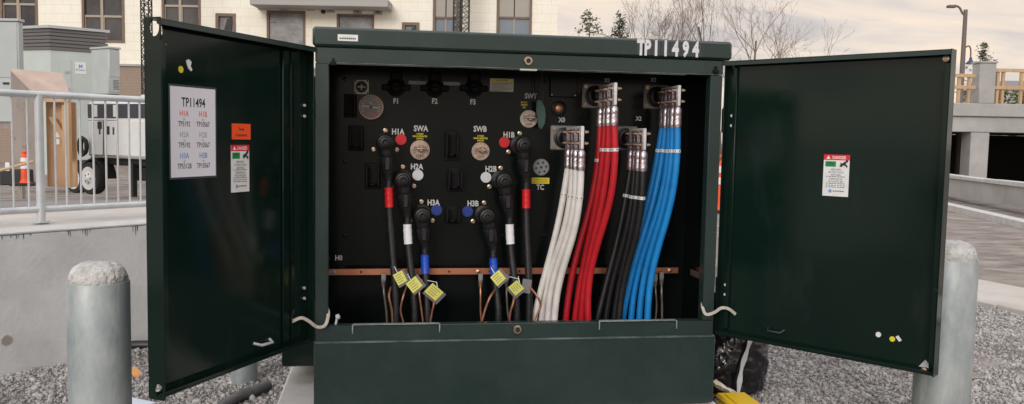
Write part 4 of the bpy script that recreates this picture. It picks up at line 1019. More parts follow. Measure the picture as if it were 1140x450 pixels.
# big pale enclosure
ET, EP = frame_at(57, 200, 21.0, 0); EG = .28
en = thing('generator_enclosure', (EP.x, EP.y, EG), 'large pale green steel enclosure with a grey louvred band', 'enclosure')
yawr = R_(37)
c0 = atD(57, 100, 21.0); c0.z = 0
dr = NR*math.cos(yawr)+NF*math.sin(yawr); dl = -NR*math.cos(R_(20))+NF*math.sin(R_(20))
ztp, zlv = zD(31.5, 21.0, 57), zD(55.5, 21.0, 57)
def on_line(d, u): # distance along d from c0 to pixel column u
    lo, hi = 0, 30
    for _ in range(50):
        mid = (lo+hi)/2
        q = px(c0+d*mid+Z_*3)[0]
        if (q < u) == (d is dr): lo = mid
        else: hi = mid
    return lo
lr = on_line(dr, 119); ll = on_line(dl, 14)
pts = [(0, 0)]
A = c0; B = c0+dr*lr; Cc = c0+dr*lr+dl*ll; Dd = c0+dl*ll
def wallprism(poly, z0, z1, m, b): k = len(poly); return b.add([V((p.x, p.y, z0)) for p in poly]+[V((p.x, p.y, z1)) for p in poly], [list(range(k)), list(range(k, 2*k))]+[[i, (i+1) % k, k+(i+1) % k, k+i] for i in range(k)], m)
b = MB(); wallprism([A, B, Cc, Dd], EG+.15, zlv, 'pale_box', b); b.build('body', en)
def grow(poly, e): cen = sum(poly, V((0, 0, 0)))/4; return [p+(p-cen).normalized()*e for p in poly]
b = MB(); nl = 6
for i in range(nl):
    za = zlv+.004+(ztp-zlv)*i/nl; zb_ = zlv+(ztp-zlv)*(i+.82)/nl
    wallprism(grow([A, B, Cc, Dd], .02 if i % 2 else .035), za, zb_, 'louvre', b); wallprism(grow([A, B, Cc, Dd], -.03), zb_+.001, za+(ztp-zlv)/nl-.001, 'louvre', b)
b.build('louvre_band', en)
b = MB(); wallprism(grow([A, B, Cc, Dd], .09), ztp+.002, ztp+.07, 'grey_box', b); b.build('roof', en)
nr = V((dr.y, -dr.x, 0)); 
def on_side(u, v): d = ray(u, v); p = CAM+d*((A-CAM).dot(nr)/d.dot(nr)); return p
p0, p1 = on_side(83.5, 69), on_side(96, 83); b = MB()
wS, hS = (V((p1.x-p0.x, p1.y-p0.y, 0))).length, p0.z-p1.z
b.prism([(0, 0), (wS, 0), (wS, hS), (0, hS)], V((p0.x, p0.y, p1.z))+nr*.002, dr, Z_, nr, .004, 'label_white')
b.text('M', V((p0.x, p0.y, p1.z))+nr*.0065+dr*wS*.5+Z_*hS*.66, dr, Z_, .09, 'blue_ink', lift=0, bold=.02); b.text('Power', V((p0.x, p0.y, p1.z))+nr*.0065+dr*wS*.5+Z_*hS*.36, dr, Z_, .055, 'ink', lift=0)
b.build('name_sign', en)
for u, v in ((72, 81), (71.5, 100)):
    p = on_side(u, v); b = MB(); b.prism([(0, 0), (.10, 0), (.10, .06), (0, .06)], p+nr*.001, dr, Z_, nr, .03, 'grey_box'); b.build('latch', en)
pd = [on_side(66, 60), on_side(79, 60)]
b = MB(); L = (pd[1]-pd[0]); L.z = 0; L = L.length; b.prism([(0, 0), (L, 0), (L, zlv-EG-.5), (0, zlv-EG-.5)], V((pd[0].x, pd[0].y, EG+.3))+nr*.001, dr, Z_, nr, .008, 'pale_box'); b.build('door', en)
# grey air unit in front of it and tall cabinet at the left edge
def steel_box(u0, u1, ucorner, v0, v1, D, depth, name, label, cat, yaw, feats=()):
    T, p = frame_at(ucorner, v1, D, yaw); z1, z0 = zD(v0, D, ucorner), zD(v1, D, ucorner)
    xl = on_frame(T, u0, v0)[0]; t = thing(name, (p.x, p.y, min(z0, .3)), label, cat)
    # right hand side depth chosen so that its far edge falls at u1
    lo, hi = 0, 6
    for _ in range(40):
        mid = (lo+hi)/2; q = px(T @ V((0, mid, z1)))[0]
        if q < u1: lo = mid
        else: hi = mid
    dep = lo if depth is None else depth
    b = MB(); b.T = T; b.box(xl, 0, 0, dep, z0, z1, 'grey_box', .02); b.build('casing', t)
    b = MB(); b.T = T; b.box(xl-.02, .02, -.02, dep+.02, z1+.001, z1+.05, 'grey_box', .01); b.build('top_cover', t)
    return t, T, xl, z0, z1, dep
t, T, xl, z0, z1, dep = steel_box(101, 133.5, 121.5, 54, 105, 20.2, None, 'air_handling_unit', 'small grey air unit on the side of the pale green enclosure', 'air unit', R_(-32))
b = MB(); b.T = T
for i in range(7): b.box(.001, .012, dep*.35, dep*.85, z0+.12+i*.035, z0+.135+i*.035, 'louvre')
b.build('grille', t)
b = MB(); b.T = T; b.box(.0005, .008, dep*.12, dep*.9, z0+.05, z0+.38, 'grey_box', .003); b.build('access_panel', t)
b = MB(); b.T = T; b.box(.0005, .008, dep*.06, dep*.95, z0+.42, z1-.06, 'grey_box', .003); b.build('access_panel', t)
b = MB(); b.T = T; b.box(xl+.02, -.02, dep*.3, dep*.95, z0-.10, z0-.002, 'chassis'); b.build('wall_bracket', t)
t, T, xl, z0, z1, dep = steel_box(-46, 26, 22.5, 24, 137, 15.6, None, 'steel_cabinet', 'tall grey steel cabinet at the left edge of the yard', 'cabinet', R_(-4))
b = MB(); b.T = T; b.box(xl+.02, -.02, -.012, -.0005, z0+.02, z0+(z1-z0)*.42, 'grey_box', .004); b.build('lower_door', t)
b = MB(); b.T = T; b.box(xl+.02, -.02, -.012, -.0005, z0+(z1-z0)*.45, z1-.03, 'grey_box', .004); b.build('upper_door', t)
b = MB(); b.T = T; b.box(-.30, -.18, -.03, -.0125, z0+(z1-z0)*.38, z0+(z1-z0)*.40, 'chassis', .003); b.build('handle', t)
b = MB(); b.T = T
for x in (xl+.05, -.62, -.12): b.box(x, x+.09, .05, .14, .25, z0-.001, 'ply_grey')
b.box(xl, 0, .03, .16, z0-.10, z0-.002, 'ply_grey'); b.build('timber_stand', t)
# plywood shelter with a slanted top
PT, PP_ = frame_at(40, 208, 13.6, R_(0)); PG = zD(209, 13.6, 40)
ps = thing('plywood_shelter', (PP_.x, PP_.y, PG), 'weathered plywood lean-to with a slanted pinkish top behind the railing', 'shelter')
f = lambda u, v, y=0: on_frame(PT, u, v, y)
pl = [f(11, 205), f(40, 205), f(40, 106), f(12.5, 78)]; pl = [f(13, 207), f(41, 207), f(41, 108), f(12, 79)]
b = MB(); b.T = PT; o = V((0, 0, 0)); b.prism([(x, z) for x, z in pl], (0, 0, 0), X_, Z_, Y_, .03, 'ply_grey'); b.T = Matrix.Identity(4); b.build('side_panel', ps)
r0, r1 = f(12, 78.5), f(41, 108); r2 = f(75, 108); r3 = f(49, 82)
b = MB(); b.T = PT
e = .035
vs = [(r0[0], -.02, r0[1]), (r1[0], -.02, r1[1]), (r2[0], .10, r2[1]), (r3[0]-.0, .55, r3[1]+.02)]
b.add(vs+[(x, y, z+.03) for x, y, z in vs], [(0, 1, 2, 3), (7, 6, 5, 4), (0, 1, 5, 4), (1, 2, 6, 5), (2, 3, 7, 6), (3, 0, 4, 7)], 'ply_pink'); b.T = Matrix.Identity(4); b.build('sloping_top', ps)
g0_, g1_ = f(41.5, 205), f(75, 205); zt_ = f(60, 113)[1]
b = MB(); b.T = PT; b.box(g0_[0], g1_[0], .30, .33, PG, zt_, 'ply_brown'); b.build('back_panel', ps)
b = MB(); b.T = PT; xx = f(72.5, 200)[0]; b.box(xx, xx+.05, .05, .14, PG, zt_, 'lumber'); b.build('stud', ps)
b = MB(); b.T = PT; xx = f(66, 200)[0]; b.box(xx, xx+.09, .12, .17, PG+.5, zt_-.05, 'lumber'); b.build('stud', ps)
b = MB(); b.T = PT; b.box(g0_[0], g1_[0]+.02, .04, .13, zt_+.002, zt_+.07, 'lumber'); b.build('top_plate', ps)
b = MB(); b.T = PT; q0, q1 = f(46, 130), f(70, 160); b.prism([(q0[0], q0[1]), (q0[0]+.09, q0[1]), (q1[0], q1[1]), (q1[0]-.09, q1[1])], (0, .2, 0), X_, Z_, Y_, .04, 'ply_brown'); b.T = Matrix.Identity(4); b.build('brace', ps)
for v in (150, 158):
    b = MB(); b.T = PT; q = f(53.5, v); b.box(q[0]-.03, q[0]+.03, .286, .299, q[1]-.045, q[1]+.045, 'label_white'); b.build('paper_note', ps)
# tubular delineators
def delineator(u, vtop, vbase, D, label, r=.055):
    c = atD(u, vbase, D); z0, z1 = c.z, zD(vtop, D, u); h = z1-z0
    t = thing('traffic_delineator', c, label, 'traffic cone', 'orange traffic delineators'); b = MB()
    b.lathe([(r*1.5, .03), (r*1.15, h*.12), (r, h*.2), (r*.85, h*.86), (r*.5, h*.9), (r*.5, h*.93), (r*.75, h*.95), (r*.7, h), (r*.3, h)], c, Z_, 'cone_orange', 18); b.build('post', t)
    b = MB(); b.box(c.x-r*3, c.x+r*3, c.y-r*3, c.y+r*3, z0-.01, z0+.035, 'tyre', .01); b.build('base', t)
    for f0, f1 in ((.48, .60), (.68, .80)):
        b = MB(); b.lathe([(r*1.04, h*f0), (r*.97, h*f1)], c, Z_, 'cone_white', 18); b.build('reflective_band', t)
delineator(28, 168, 206, 12.8, 'orange traffic delineator beside the plywood shelter')
delineator(803.5, 172, 236, 12.0, 'orange traffic delineator seen in the gap beside the right door', .075)
c = atD(20, 197, 12.4); b = MB(); e0, e1 = atD(-4, 191, 12.4), atD(37, 180, 12.6); b.tube([e0, e1], .022, 'lumber', 6); tag(b.build('wooden_pole'), 'thin wooden pole lying aslant near the orange delineator', 'pole')
T, p = frame_at(10, 205, 12.9); b = MB(); b.T = T; zz = p.z; b.box(-.25, .22, 0, .3, zz-.02, zz+.22, 'chassis', .02); b.box(-.05, .02, -.01, 0, zz+.2, zz+.33, 'label_white', .004); b.T = Matrix.Identity(4); tag(b.build('tool_box'), 'low black box on the ground left of the orange delineator', 'box')

# ------------------------------------------------------------------ cream building
BD = 40.0
BT = Matrix(((NR.x, NF.x, 0, TD(BD).x), (NR.y, NF.y, 0, TD(BD).y), (0, 0, 1, 0), (0, 0, 0, 1)))
bl = thing('apartment_building', TD(BD), 'long cream building under construction with wrapped windows behind the cabinet', 'building')
fb = lambda u, v, y=0: on_frame(BT, u, v, y)
BW = [('dark', 0, 42, -62, 34), ('dark', 91, 138.5, -55, 47.5), ('dark', 180, 223.5, -55, 36), ('small', 240, 262.5, 15, 40), ('sheet', 297, 340, 12, 66), ('sheet', 375, 416.5, 16, 62), ('small', 447.5, 467, 25, 46), ('tall', 482, 511, -70, 60), ('tall', 553, 592.5, -70, 60)]
def wall_open(b, x0, x1, z0, z1, ops, dep, m):
    xs = sorted({x0, x1, *[o[0] for o in ops], *[o[1] for o in ops]}); zs_ = sorted({z0, z1, *[o[2] for o in ops], *[o[3] for o in ops]})
    xs = [x for x in xs if x0 <= x <= x1]; zs_ = [z for z in zs_ if z0 <= z <= z1]
    for i in range(len(xs)-1):
        for j in range(len(zs_)-1):
            cx, cz = (xs[i]+xs[i+1])/2, (zs_[j]+zs_[j+1])/2
            if any(o[0] < cx < o[1] and o[2] < cz < o[3] for o in ops): continue
            b.quad([(xs[i], 0, zs_[j]), (xs[i+1], 0, zs_[j]), (xs[i+1], 0, zs_[j+1]), (xs[i], 0, zs_[j+1])], m)
    for a, c, e, g in ops:
        b.quad([(a, 0, e), (a, 0, g), (a, dep, g), (a, dep, e)], m); b.quad([(c, 0, e), (c, dep, e), (c, dep, g), (c, 0, g)], m)
        b.quad([(a, 0, e), (a, dep, e), (c, dep, e), (c, 0, e)], m); b.quad([(a, 0, g), (c, 0, g), (c, dep, g), (a, dep, g)], m)
ops = []
for k, u0, u1, v0, v1 in BW:
    a = fb(u0, v1); c = fb(u1, v0 if v0 > -50 else 0); uu = (u0+u1)/2
    ops.append((fb(u0, max(v0, 5))[0], fb(u1, max(v0, 5))[0], fb(uu, v1)[1], fb(uu, v0)[1]))
bx0, bx1 = -34.0, fb(620.5, 20)[0]; zled = fb(150, 72)[1]; ZTOP = 15.0
b = MB(); b.T = BT; wall_open(b, bx0, bx1, zled, ZTOP, ops, .22, 'cream')
b.quad([(bx0, .22, zled), (bx1, .22, zled), (bx1, .22, ZTOP), (bx0, .22, ZTOP)], 'dark_glass')
b.quad([(bx1, 0, -1), (bx1, 18, -1), (bx1, 18, ZTOP), (bx1, 0, ZTOP)], 'cream'); b.quad([(bx0, 0, -1), (bx0, 0, ZTOP), (bx0, 18, ZTOP), (bx0, 18, -1)], 'cream'); b.quad([(bx0, 18, -1), (bx0, 18, ZTOP), (bx1, 18, ZTOP), (bx1, 18, -1)], 'cream')
b.build('wall', bl, fix=False, smooth=False)
b = MB(); b.T = BT; b.box(bx0+.01, bx1-.02, -.06, .15, -1, zled-.101, 'brick'); b.box(bx0, bx1, -.14, .2, zled-.10, zled+.02, 'slab', .02); b.build('brick_base', bl, smooth=False)
b = MB(); b.T = BT; b.box(bx0-.3, bx1+.3, -.3, 18.3, ZTOP, ZTOP+.4, 'slab', .03); b.build('roof', bl)
for (k, *_), (a, c, e, g) in zip(BW, ops):
    b = MB(); b.T = BT; fr = 'brown_frame'; ft = .11 if k != 'small' else .14
    y0, y1 = (-.035, .09)
    b.box(a, a+ft, y0, y1, e, g, fr); b.box(c-ft, c, y0, y1, e, g, fr); b.box(a+ft, c-ft, y0, y1, e, e+ft, fr); b.box(a+ft, c-ft, y0, y1, g-ft, g, fr)
    wi = b.build('window', bl, smooth=False)
    b = MB(); b.T = BT
    if k == 'dark':
        mx = a+(c-a)*.46; mz = e+1.22
        b.box(a+ft, c-ft, .10, .11, e+ft, g-ft, 'dark_glass'); b.build('pane', wi, smooth=False); b = MB(); b.T = BT
        b.box(mx-.06, mx+.06, .03, .098, e+ft+.001, g-ft-.001, 'tan_frame'); b.box(a+ft+.001, mx-.061, .04, .097, mz-.05, mz+.05, 'tan_frame'); b.box(mx+.061, c-ft-.001, .04, .097, mz-.05, mz+.05, 'tan_frame')
        for q in (a+ft, mx+.061): b.box(q+.001, q+.05, .05, .097, e+ft+.001, mz-.051, 'tan_frame')
        b.build('sash', wi, smooth=False)
    elif k == 'sheet': b.box(a+ft, c-ft, .06, .07, e+ft, g-ft, 'plastic_sheet'); b.build('plastic_cover', wi, smooth=False)
    elif k == 'small':
        b.box(a+ft, c-ft, .10, .11, e+ft, g-ft, 'plastic_sheet'); b.build('pane', wi, smooth=False)
        b = MB(); b.T = BT; b.prism([(a+(c-a)*.35, e+ft), (a+(c-a)*.75, e+ft), (a+(c-a)*.82, g-ft-.02), (a+(c-a)*.55, g-ft-.12)], (0, .05, 0), X_, Z_, Y_, .04, 'mast'); b.T = Matrix.Identity(4); b.build('loose_sheet', wi)
    else:
        zsp = fb((_[0]+_[1])/2, 19.5)[1]; mx = (a+c)/2
        b.box(a+ft, c-ft, .10, .11, e+ft, zsp-.06, 'blue_glass'); b.build('pane', wi, smooth=False); b = MB(); b.T = BT
        b.box(a+ft, mx-.02, .05, .09, zsp+.03, g-ft, 'panel_beige', .01); b.box(mx+.02, c-ft, .05, .09, zsp+.03, g-ft, 'panel_beige', .01); b.build('spandrel_panel', wi)
        b = MB(); b.T = BT; b.box(mx-.035, mx+.035, .06, .099, e+ft, zsp-.06, 'tan_frame'); b.box(a+ft, c-ft, .03, .098, zsp-.058, zsp+.028, 'brown_frame'); b.build('mullion', wi)
# balcony slab with square fittings below
xs0, xs1 = fb(278, 8, -1.3)[0], fb(432, 8, -1.3)[0]; zsl = fb(355, 6.5, -1.3)[1]
b = MB(); b.T = BT; b.box(xs0, xs1, -1.3, -.002, zsl, zsl+.35, 'slab', .02); b.build('balcony', bl)
for u, v in ((292, 7), (317, 7.5), (346, 8), (368, 10), (398, 11.5), (421, 12.5)):
    x, z = fb(u, v); b = MB(); b.T = BT; b.box(x-.2, x+.2, -.05, -.001, z-.17, z+.17, 'slab', .02); b.lathe([(.11, 0), (.11, .03)], (x, -.05, z), FRONT, 'louvre', 12); b.build('wall_vent', bl)
for u, v in ((360, 6), (360, 13)):
    x, z = fb(u, v); b = MB(); b.T = BT; b.lathe([(.11, 0), (.11, .05), (.07, .06)], (x, -.001, z), FRONT, 'chassis', 14); b.build('pipe_stub', bl)
for u, v, w in ((300, 24, 10), (297, 12, 5), (308, 13, 8), (388, 8.5, 8)):
    x, z = fb(u, v); b = MB(); b.T = BT; b.box(x, x+wpx(w, BD)*.7, -.004, -.001, z-.03, z+.03, 'ply_brown'); b.build('spray_marking', bl, smooth=False)
# lattice hoist masts in front of the building
def lattice(u, w, D, label):
    c = atD(u, 20, D); g = V((c.x, c.y, 0)); s = w*D/FPX/2; t = thing('hoist_mast', g, label, 'mast', 'lattice hoist masts'); H = 16.5
    b = MB(); cs = [g+NR*i*s+NF*j*s for i, j in ((-1, -1), (1, -1), (1, 1), (-1, 1))]
    for q in cs: b.tube([q, q+Z_*H], s*.20, 'mast', 6)
    b.build('legs', t); b = MB(); n = int(H/(s*1.5))
    for i in range(n):
        z0, z1 = H*i/n, H*(i+1)/n
        for k in range(4):
            p, q = cs[k], cs[(k+1) % 4]; b.tube([p+Z_*z0, q+Z_*z1] if i % 2 else [q+Z_*z0, p+Z_*z1], s*.12, 'mast', 4); b.tube([p+Z_*z1, q+Z_*z1], s*.10, 'mast', 4)
    b.build('lattice_bracing', t)
lattice(518, 8, 38.2, 'dark lattice mast in front of the tall window, the right one of the close pair')
lattice(508.5, 7, 38.6, 'dark lattice mast in front of the tall window, the left one of the close pair')
lattice(163, 8.5, 36, 'dark lattice mast standing at the top corner of the left door')

# ------------------------------------------------------------------ trees
def bare_tree(u, vtop, D, label, spread=.55, seed=1, rb=None, fork=5, lean=0, dens=1.0, grp='bare trees behind the cabinet'):
    rnd = random.Random(seed); top = atD(u, vtop, D); g = V((top.x, top.y, 0)); H = top.z; rb = rb or H*.0105
    t = thing('bare_tree', g, label, 'tree', grp)
    tr = MB(); cr = MB(); tips = [0]
    def limb(p, d, L, r, lev):
        n = 4; P = [p]; q = p; dd = d
        for i in range(n):
            dd = (dd+V((rnd.gauss(0, .10), rnd.gauss(0, .10), rnd.gauss(.05, .06)))).normalized(); q = q+dd*L/n; P.append(q)
        rr = [r*(1-.55*i/n) for i in range(n+1)]
        (tr if lev == 0 else cr).tube(P, rr, 'bark' if lev < 2 else 'twig', 7 if lev < 2 else 3, caps=False)
        if lev >= 4: return
        m = (int(10*dens), int(5*dens)+1, int(4*dens), 2)[lev]
        for k in range(m):
            f = rnd.uniform(.30 if lev else .28, 1.0); i = min(n-1, int(f*n)); b0 = P[i].lerp(P[i+1], f*n-i)
            az = rnd.uniform(0, 2*math.pi); sp = rnd.uniform(.4, 1.0)*spread*(1.15 if lev else 1)
            side = dd.orthogonal().normalized(); side = (Matrix.Rotation(az, 3, dd) @ side)
            nd = (dd*math.cos(sp)+side*math.sin(sp)+Z_*.12).normalized()
            limb(b0, nd, L*(.62 if lev else .55)*rnd.uniform(.7, 1.2)*(1.05-.35*f), max(.0068*D/50, r*(1-.55*f)*.40), lev+1)
    limb(g, V((lean, 0, 1)).normalized(), H*.74, rb, 0)
    tr.build('trunk', t, fix=False); cr.build('crown', t, fix=False)
bare_tree(727, -6, 48, 'wide bare tree above the middle of the lid, left of the number', .8, 3, dens=1.45)
bare_tree(640, 14, 44, 'low bare tree beside the right end of the cream building', .7, 11, dens=.9)
bare_tree(810, -30, 50, 'tall slender bare tree above the number on the lid', .42, 5, dens=.85)
bare_tree(842, -22, 40, 'bushy bare tree above the gap beside the right door', .85, 8, dens=1.15)
bare_tree(893, 18, 56, 'small bare tree right of the bushy bare tree', .6, 13, dens=.9)
bare_tree(936, 36, 60, 'very small bare tree above the right door', .75, 17, dens=.7)
bare_tree(706, 2, 55, 'middling bare tree between the slim dark conifer and the wide bare tree', .7, 41, dens=.9)
bare_tree(766, 8, 58, 'short bare tree behind the first letters of the number on the lid', .7, 47, dens=.8)
def conifer(u, vtop, D, wpx_, label, m='needle', seed=1, gaps=.0, grp='conifers'):
    rnd = random.Random(seed); top = atD(u, vtop, D); g = V((top.x, top.y, 0)); H = top.z; W = wpx(wpx_, D)/2
    t = thing('conifer_tree', g, label, 'tree', grp)
    b = MB(); b.tube([g, g+Z_*H*.5, g+Z_*H*.97], [H*.018, H*.011, .012], 'bark', 8); b.build('trunk', t)
    b = MB(); lev = int(H/.38)
    for i in range(lev):
        f = (i+.5)/lev; z = H*(.12+.88*f); R0 = W*(1-f)**.75*1.1+.12
        for k in range(rnd.randint(5, 8)):
            if rnd.random() < gaps: continue
            az = rnd.uniform(0, 6.283); R1 = R0*rnd.uniform(.55, 1.15); d = V((math.cos(az), math.sin(az), rnd.uniform(-.25, .25)))
            b.tube([g+Z_*z, g+Z_*z+d*R1], [.02, .006], 'bark', 3, caps=False)
            for q in range(int(8+R1*9)):
                s = rnd.uniform(.2, 1.05); c = g+Z_*z+d*R1*s+V((rnd.gauss(0, .10), rnd.gauss(0, .10), rnd.gauss(-.03, .10))); sz = rnd.uniform(.07, .18)
                a1 = V((rnd.gauss(0, 1), rnd.gauss(0, 1), rnd.gauss(0, .6))).normalized()*sz; a2 = a1.orthogonal().normalized()*sz*.35
                b.add([c-a1, c+a2, c+a1, c-a2], [(0, 1, 2, 3)], m)
    b.build('crown', t, fix=False, smooth=False)
conifer(657, 11, 46, 110, 'pale green pine right of the cream building', 'needle_pale', 2, .25)
conifer(690, 14, 50, 48, 'slim dark conifer left of the wide bare tree', 'needle', 4, .2)
conifer(1095, 48, 58, 72, 'dark spruce behind the concrete pillar of the parking garage', 'needle', 6, .05)
conifer(1127, 112, 50, 26, 'tiny conifer behind the right-hand wooden guardrail', 'needle', 9)

# ------------------------------------------------------------------ parking garage
GD = 27.0
GT = Matrix(((NR.x, NF.x, 0, TD(GD).x), (NR.y, NF.y, 0, TD(GD).y), (0, 0, 1, 0), (0, 0, 0, 1)))
ga = thing('parking_garage', TD(GD)+NR*15, 'grey concrete parking garage with dark openings at the right edge', 'garage')
fg = lambda u, v, y=0: on_frame(GT, u, v, y)
gx0 = fg(985, 130)[0]; gx1 = gx0+26; zp1 = fg(1100, 115.5)[1]; zp2 = fg(1100, 130)[1]; zo = fg(1100, 147.5)[1]
b = MB(); b.T = GT; b.box(gx0, gx1, -.10, .35, zp2, zp1, 'garage', .02); b.build('parapet', ga)
b = MB(); b.T = GT; b.box(gx0, gx1, 0, .5, zo, zp2-.002, 'garage', .02); b.build('edge_beam', ga)
b = MB(); b.T = GT; b.box(gx0, gx1, .51, 16, zp2-.35, zp2-.01, 'garage'); b.build('deck', ga)
for u0, u1 in ((1080.5, 1101), (1012, 1032), (1170, 1190)):
    xa, xb = fg(u0, 170)[0], fg(u1, 170)[0]; b = MB(); b.T = GT; b.box(xa, xb, .02, .62, -.05, zo-.002, 'garage', .02); b.build('column', ga)
b = MB(); b.T = GT; b.box(gx0, gx1, 16, 16.3, -.05, zp2-.36, 'chassis'); b.box(gx0, gx0+.3, .6, 15.9, -.05, zp2-.36, 'garage'); b.box(gx1-.3, gx1, .6, 15.9, -.05, zp2-.36, 'garage'); b.build('rear_wall', ga)  # rear wall coloured black: the shade inside the openings is painted in
xa, xb = fg(1088.5, 100)[0], fg(1106.5, 100)[0]; zpl = fg(1097, 70.5)[1]; b = MB(); b.T = GT; b.box(xa, xb, -.08, .40, zp1+.002, zpl, 'garage', .02); b.box(xa-.03, xb+.03, -.11, .43, zpl+.001, zpl+.06, 'garage', .01); b.build('gate_pillar', ga)
# ramp walls in front, nearer on the right
rp0, rp1 = atD(1040, 214, 26.3), atD(1175, 230, 18.0); rp0.z = rp1.z = 0
rd = (rp1-rp0).normalized()
rwl = thing('ramp_wall', rp0, 'low pale concrete wall along the ramp before the garage', 'wall')
def on_ramp(u, v): n = V((-rd.y, rd.x, 0)); d = ray(u, v); p = CAM+d*((rp0-CAM).dot(n)/d.dot(n)); return p
def rpoly(uvs): n = V((-rd.y, rd.x, 0)); return [((on_ramp(u, v)-rp0).dot(rd), on_ramp(u, v).z) for u, v in uvs]
nrd = V((-rd.y, rd.x, 0))
b = MB(); b.prism(rpoly([(1040, 216), (1170, 236), (1170, 211), (1040, 195)]), rp0, rd, Z_, nrd, .25, 'garage'); b.build('lower_wall', rwl)
b = MB(); b.prism(rpoly([(1040, 196), (1170, 212), (1170, 206.5), (1098, 199.5), (1098, 200), (1040, 192.5)]), rp0-nrd*.06, rd, Z_, nrd, .4, 'coping'); b.build('cap', rwl)
b = MB(); b.prism([(-4, -.05), (14, -.05), (14, .13), (-4, .13)], rp0-nrd*1.1, rd, Z_, -nrd, .3, 'coping'); struct(b.build('kerb'))
# wooden guardrails on the deck
def wood_rail(us, u0, u1, vt, vm, label):
    t = thing('wooden_guardrail', GT @ V((fg(us[0], 110)[0], .1, zp1)), label, 'guardrail', 'temporary wooden guardrails on the garage deck')
    for u in us: x = fg(u, 100)[0]; b = MB(); b.T = GT; b.box(x-.045, x+.045, .06, .15, zp1+.001, fg(u, vt)[1], 'lumber', .006); b.build('post', t)
    for v in (vt+1, vm):
        xa, xb = fg(u0, v)[0], fg(u1, v)[0]; z = fg((u0+u1)/2, v)[1]; b = MB(); b.T = GT; b.box(xa, xb, .02, .058, z-.06, z+.05, 'lumber', .006); b.build('rail', t)
wood_rail((1069, 1080.5), 1064, 1087.5, 83, 97, 'short raw wood guardrail left of the concrete pillar')
wood_rail((1112, 1118, 1138.5, 1160), 1108, 1175, 77.5, 98, 'raw wood guardrail right of the concrete pillar')
# hedge and house beyond the deck
HD = 44; hp = atD(1132, 108, HD); hb = MB(); rnd = random.Random(4); w0 = atD(1112, 108, HD)
for i in range(2600):
    x = rnd.uniform(-.5, 9); y = rnd.uniform(-.5, .8); zt_ = atD(1132, 101, HD).z+.25*mnoise.noise(V((x, 0, 3))); z = rnd.uniform(zp1-.6, zt_)
    c = w0+NR*x+NF*y; c.z = z; a1 = V((rnd.gauss(0, 1), rnd.gauss(0, 1), rnd.gauss(0, 1))).normalized()*.16; a2 = a1.orthogonal().normalized()*.09; hb.add([c-a1, c+a2, c+a1, c-a2], [(0, 1, 2, 3)], 'hedge')
hob = hb.build('hedge', fix=False, smooth=False); tag(hob, 'clipped green hedge seen through the right-hand guardrail', 'hedge')
T, p = frame_at(1124, 100, 60); ho = thing('house', (p.x, p.y, 0), 'small house with a low grey roof behind the hedge', 'house')
zr0, zr1 = zD(98, 60, 1130), zD(89.5, 60, 1130)
b = MB(); b.T = T; b.box(-.3, 7, 0, 6, 0, zr0, 'house_wall', .02); b.build('wall', ho)
b = MB(); b.T = T; b.add([(-.7, -.5, zr0+.01), (7.5, -.5, zr0+.01), (7.5, 6.5, zr0+.01), (-.7, 6.5, zr0+.01), (1.2, 3, zr1+.2), (6, 3, zr1+.2)], [(0, 1, 5, 4), (2, 3, 4, 5), (0, 4, 3), (1, 2, 5), (0, 3, 2, 1)], 'roof_tile'); b.build('roof', ho)
# ------------------------------------------------------------------ street lamp
SD = 34; p0 = atD(1070.5, 90, SD); g = V((p0.x, p0.y, 0)); zt_ = zD(11, SD, 1076); sl = thing('street_lamp', g, 'tall brown street lamp with a curved arm and a small hanging lantern', 'street lamp')
b = MB(); b.tube([g, g+Z_*zt_*.6, g+Z_*zt_], [.11, .095, .075], 'pole', 14); b.build('pole', sl)
P = [g+Z_*(zt_-.25)]+[atD(u, v, SD) for u, v in ((1071, 14), (1068.5, 9), (1064, 6.5), (1060, 7))]
b = MB(); b.tube(smooth_path(P, 4), .045, 'pole', 8); b.build('arm', sl)
q = atD(1059, 7.5, SD); b = MB(); T = Matrix(((NR.x, NF.x, 0, q.x), (NR.y, NF.y, 0, q.y), (0, 0, 1, q.z), (0, 0, 0, 1))); b.T = T; b.box(-.16, .17, -.11, .11, -.05, .06, 'pole', .03); b.build('lamp_head', sl)
P = [g+Z_*(zD(54, SD, 1074))]+[atD(u, v, SD) for u, v in ((1077.5, 51.5), (1079.5, 52), (1080.7, 56), (1080.5, 65))]
b = MB(); b.tube(smooth_path(P, 4), .03, 'pole', 8); b.build('lantern_arm', sl)
q = atD(1080.3, 71.5, SD); b = MB(); b.lathe([(.19, 0), (.16, .06), (.07, .14), (.05, .25), (.03, .28)], q, Z_, 'lamp_blue', 18); b.build('lantern', sl)

# ------------------------------------------------------------------ sky and light
SE, SA = R_(24), R_(205)           # sun height and compass bearing (behind and left of the camera)
w = bpy.data.worlds.new('World'); S.world = w; w.use_nodes = True; N = w.node_tree.nodes; L = w.node_tree.links
for n in list(N): N.remove(n)
out = N.new('ShaderNodeOutputWorld'); bg1 = N.new('ShaderNodeBackground'); bg2 = N.new('ShaderNodeBackground'); ad = N.new('ShaderNodeAddShader')
sky = N.new('ShaderNodeTexSky'); sky.sky_type = 'NISHITA'; sky.sun_disc = False; sky.sun_elevation = SE; sky.sun_rotation = SA
L.new(sky.outputs[0], bg1.inputs[0]); bg1.inputs[1].default_value = .008
tc = N.new('ShaderNodeTexCoord'); sp = N.new('ShaderNodeSeparateXYZ'); L.new(tc.outputs['Generated'], sp.inputs[0])
def mth(op, a, b_=None, clamp=False):
    n = N.new('ShaderNodeMath'); n.operation = op; n.use_clamp = clamp
    for i, q in enumerate((a, b_)):
        if q is None: continue
        if isinstance(q, (int, float)): n.inputs[i].default_value = q
        else: L.new(q, n.inputs[i])
    return n.outputs[0]
zc = mth('MAXIMUM', sp.outputs[2], 0.0); den = mth('ADD', zc, .16)
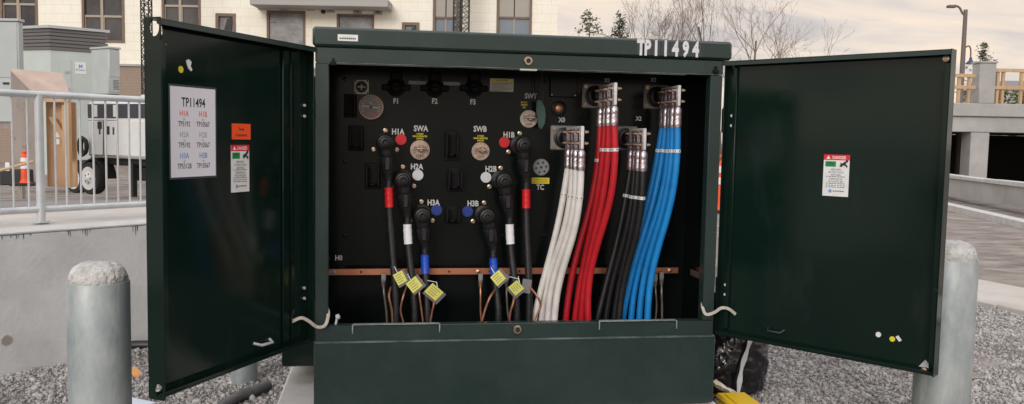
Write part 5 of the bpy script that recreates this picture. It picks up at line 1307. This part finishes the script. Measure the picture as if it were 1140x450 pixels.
cb = N.new('ShaderNodeCombineXYZ'); L.new(mth('DIVIDE', sp.outputs[0], den), cb.inputs[0]); L.new(mth('MULTIPLY', mth('DIVIDE', sp.outputs[1], den), 1.7), cb.inputs[1])
n1 = N.new('ShaderNodeTexNoise'); n1.inputs['Scale'].default_value = 1.15; n1.inputs['Detail'].default_value = 7; n1.inputs['Roughness'].default_value = .55; n1.inputs['Distortion'].default_value = .4
L.new(cb.outputs[0], n1.inputs['Vector'])
cr = N.new('ShaderNodeValToRGB'); cr.color_ramp.elements[0].position = .36; cr.color_ramp.elements[0].color = (.60, .545, .53, 1); cr.color_ramp.elements[1].position = .63; cr.color_ramp.elements[1].color = (1.0, .81, .64, 1)
e = cr.color_ramp.elements.new(.5); e.color = (.82, .71, .62, 1)
L.new(n1.outputs['Fac'], cr.inputs[0])
mr = N.new('ShaderNodeMapRange'); mr.inputs['From Min'].default_value = .18; mr.inputs['From Max'].default_value = .8; mr.inputs['To Min'].default_value = .98; mr.inputs['To Max'].default_value = 1.85
L.new(sp.outputs[2], mr.inputs['Value'])
hm = N.new('ShaderNodeMapRange'); hm.inputs['From Min'].default_value = .22; hm.inputs['From Max'].default_value = .62; L.new(sp.outputs[2], hm.inputs['Value'])
hx = N.new('ShaderNodeMix'); hx.data_type = 'RGBA'; hx.blend_type = 'MULTIPLY'; hx.inputs['B'].default_value = (.86, .98, 1.16, 1)
L.new(hm.outputs[0], hx.inputs['Factor']); L.new(cr.outputs[0], hx.inputs['A']); L.new(hx.outputs['Result'], bg2.inputs[0]); L.new(mr.outputs[0], bg2.inputs[1])
L.new(bg1.outputs[0], ad.inputs[0]); L.new(bg2.outputs[0], ad.inputs[1]); L.new(ad.outputs[0], out.inputs[0])
sd = bpy.data.lights.new('sun', 'SUN'); sd.energy = 1.5; sd.angle = R_(24); sd.color = (1, .96, .90)
so = bpy.data.objects.new('sun', sd); COL.objects.link(so)
sv = V((math.sin(SA)*math.cos(SE), math.cos(SA)*math.cos(SE), math.sin(SE)))
so.rotation_euler = sv.to_track_quat('Z', 'Y').to_euler(); so.location = (0, -10, 20)
S.view_settings.view_transform = 'Standard'; S.view_settings.look = 'None'; S.view_settings.exposure = 0; S.view_settings.gamma = 1; S.view_settings.use_curve_mapping = False
S.cycles.max_bounces = 6
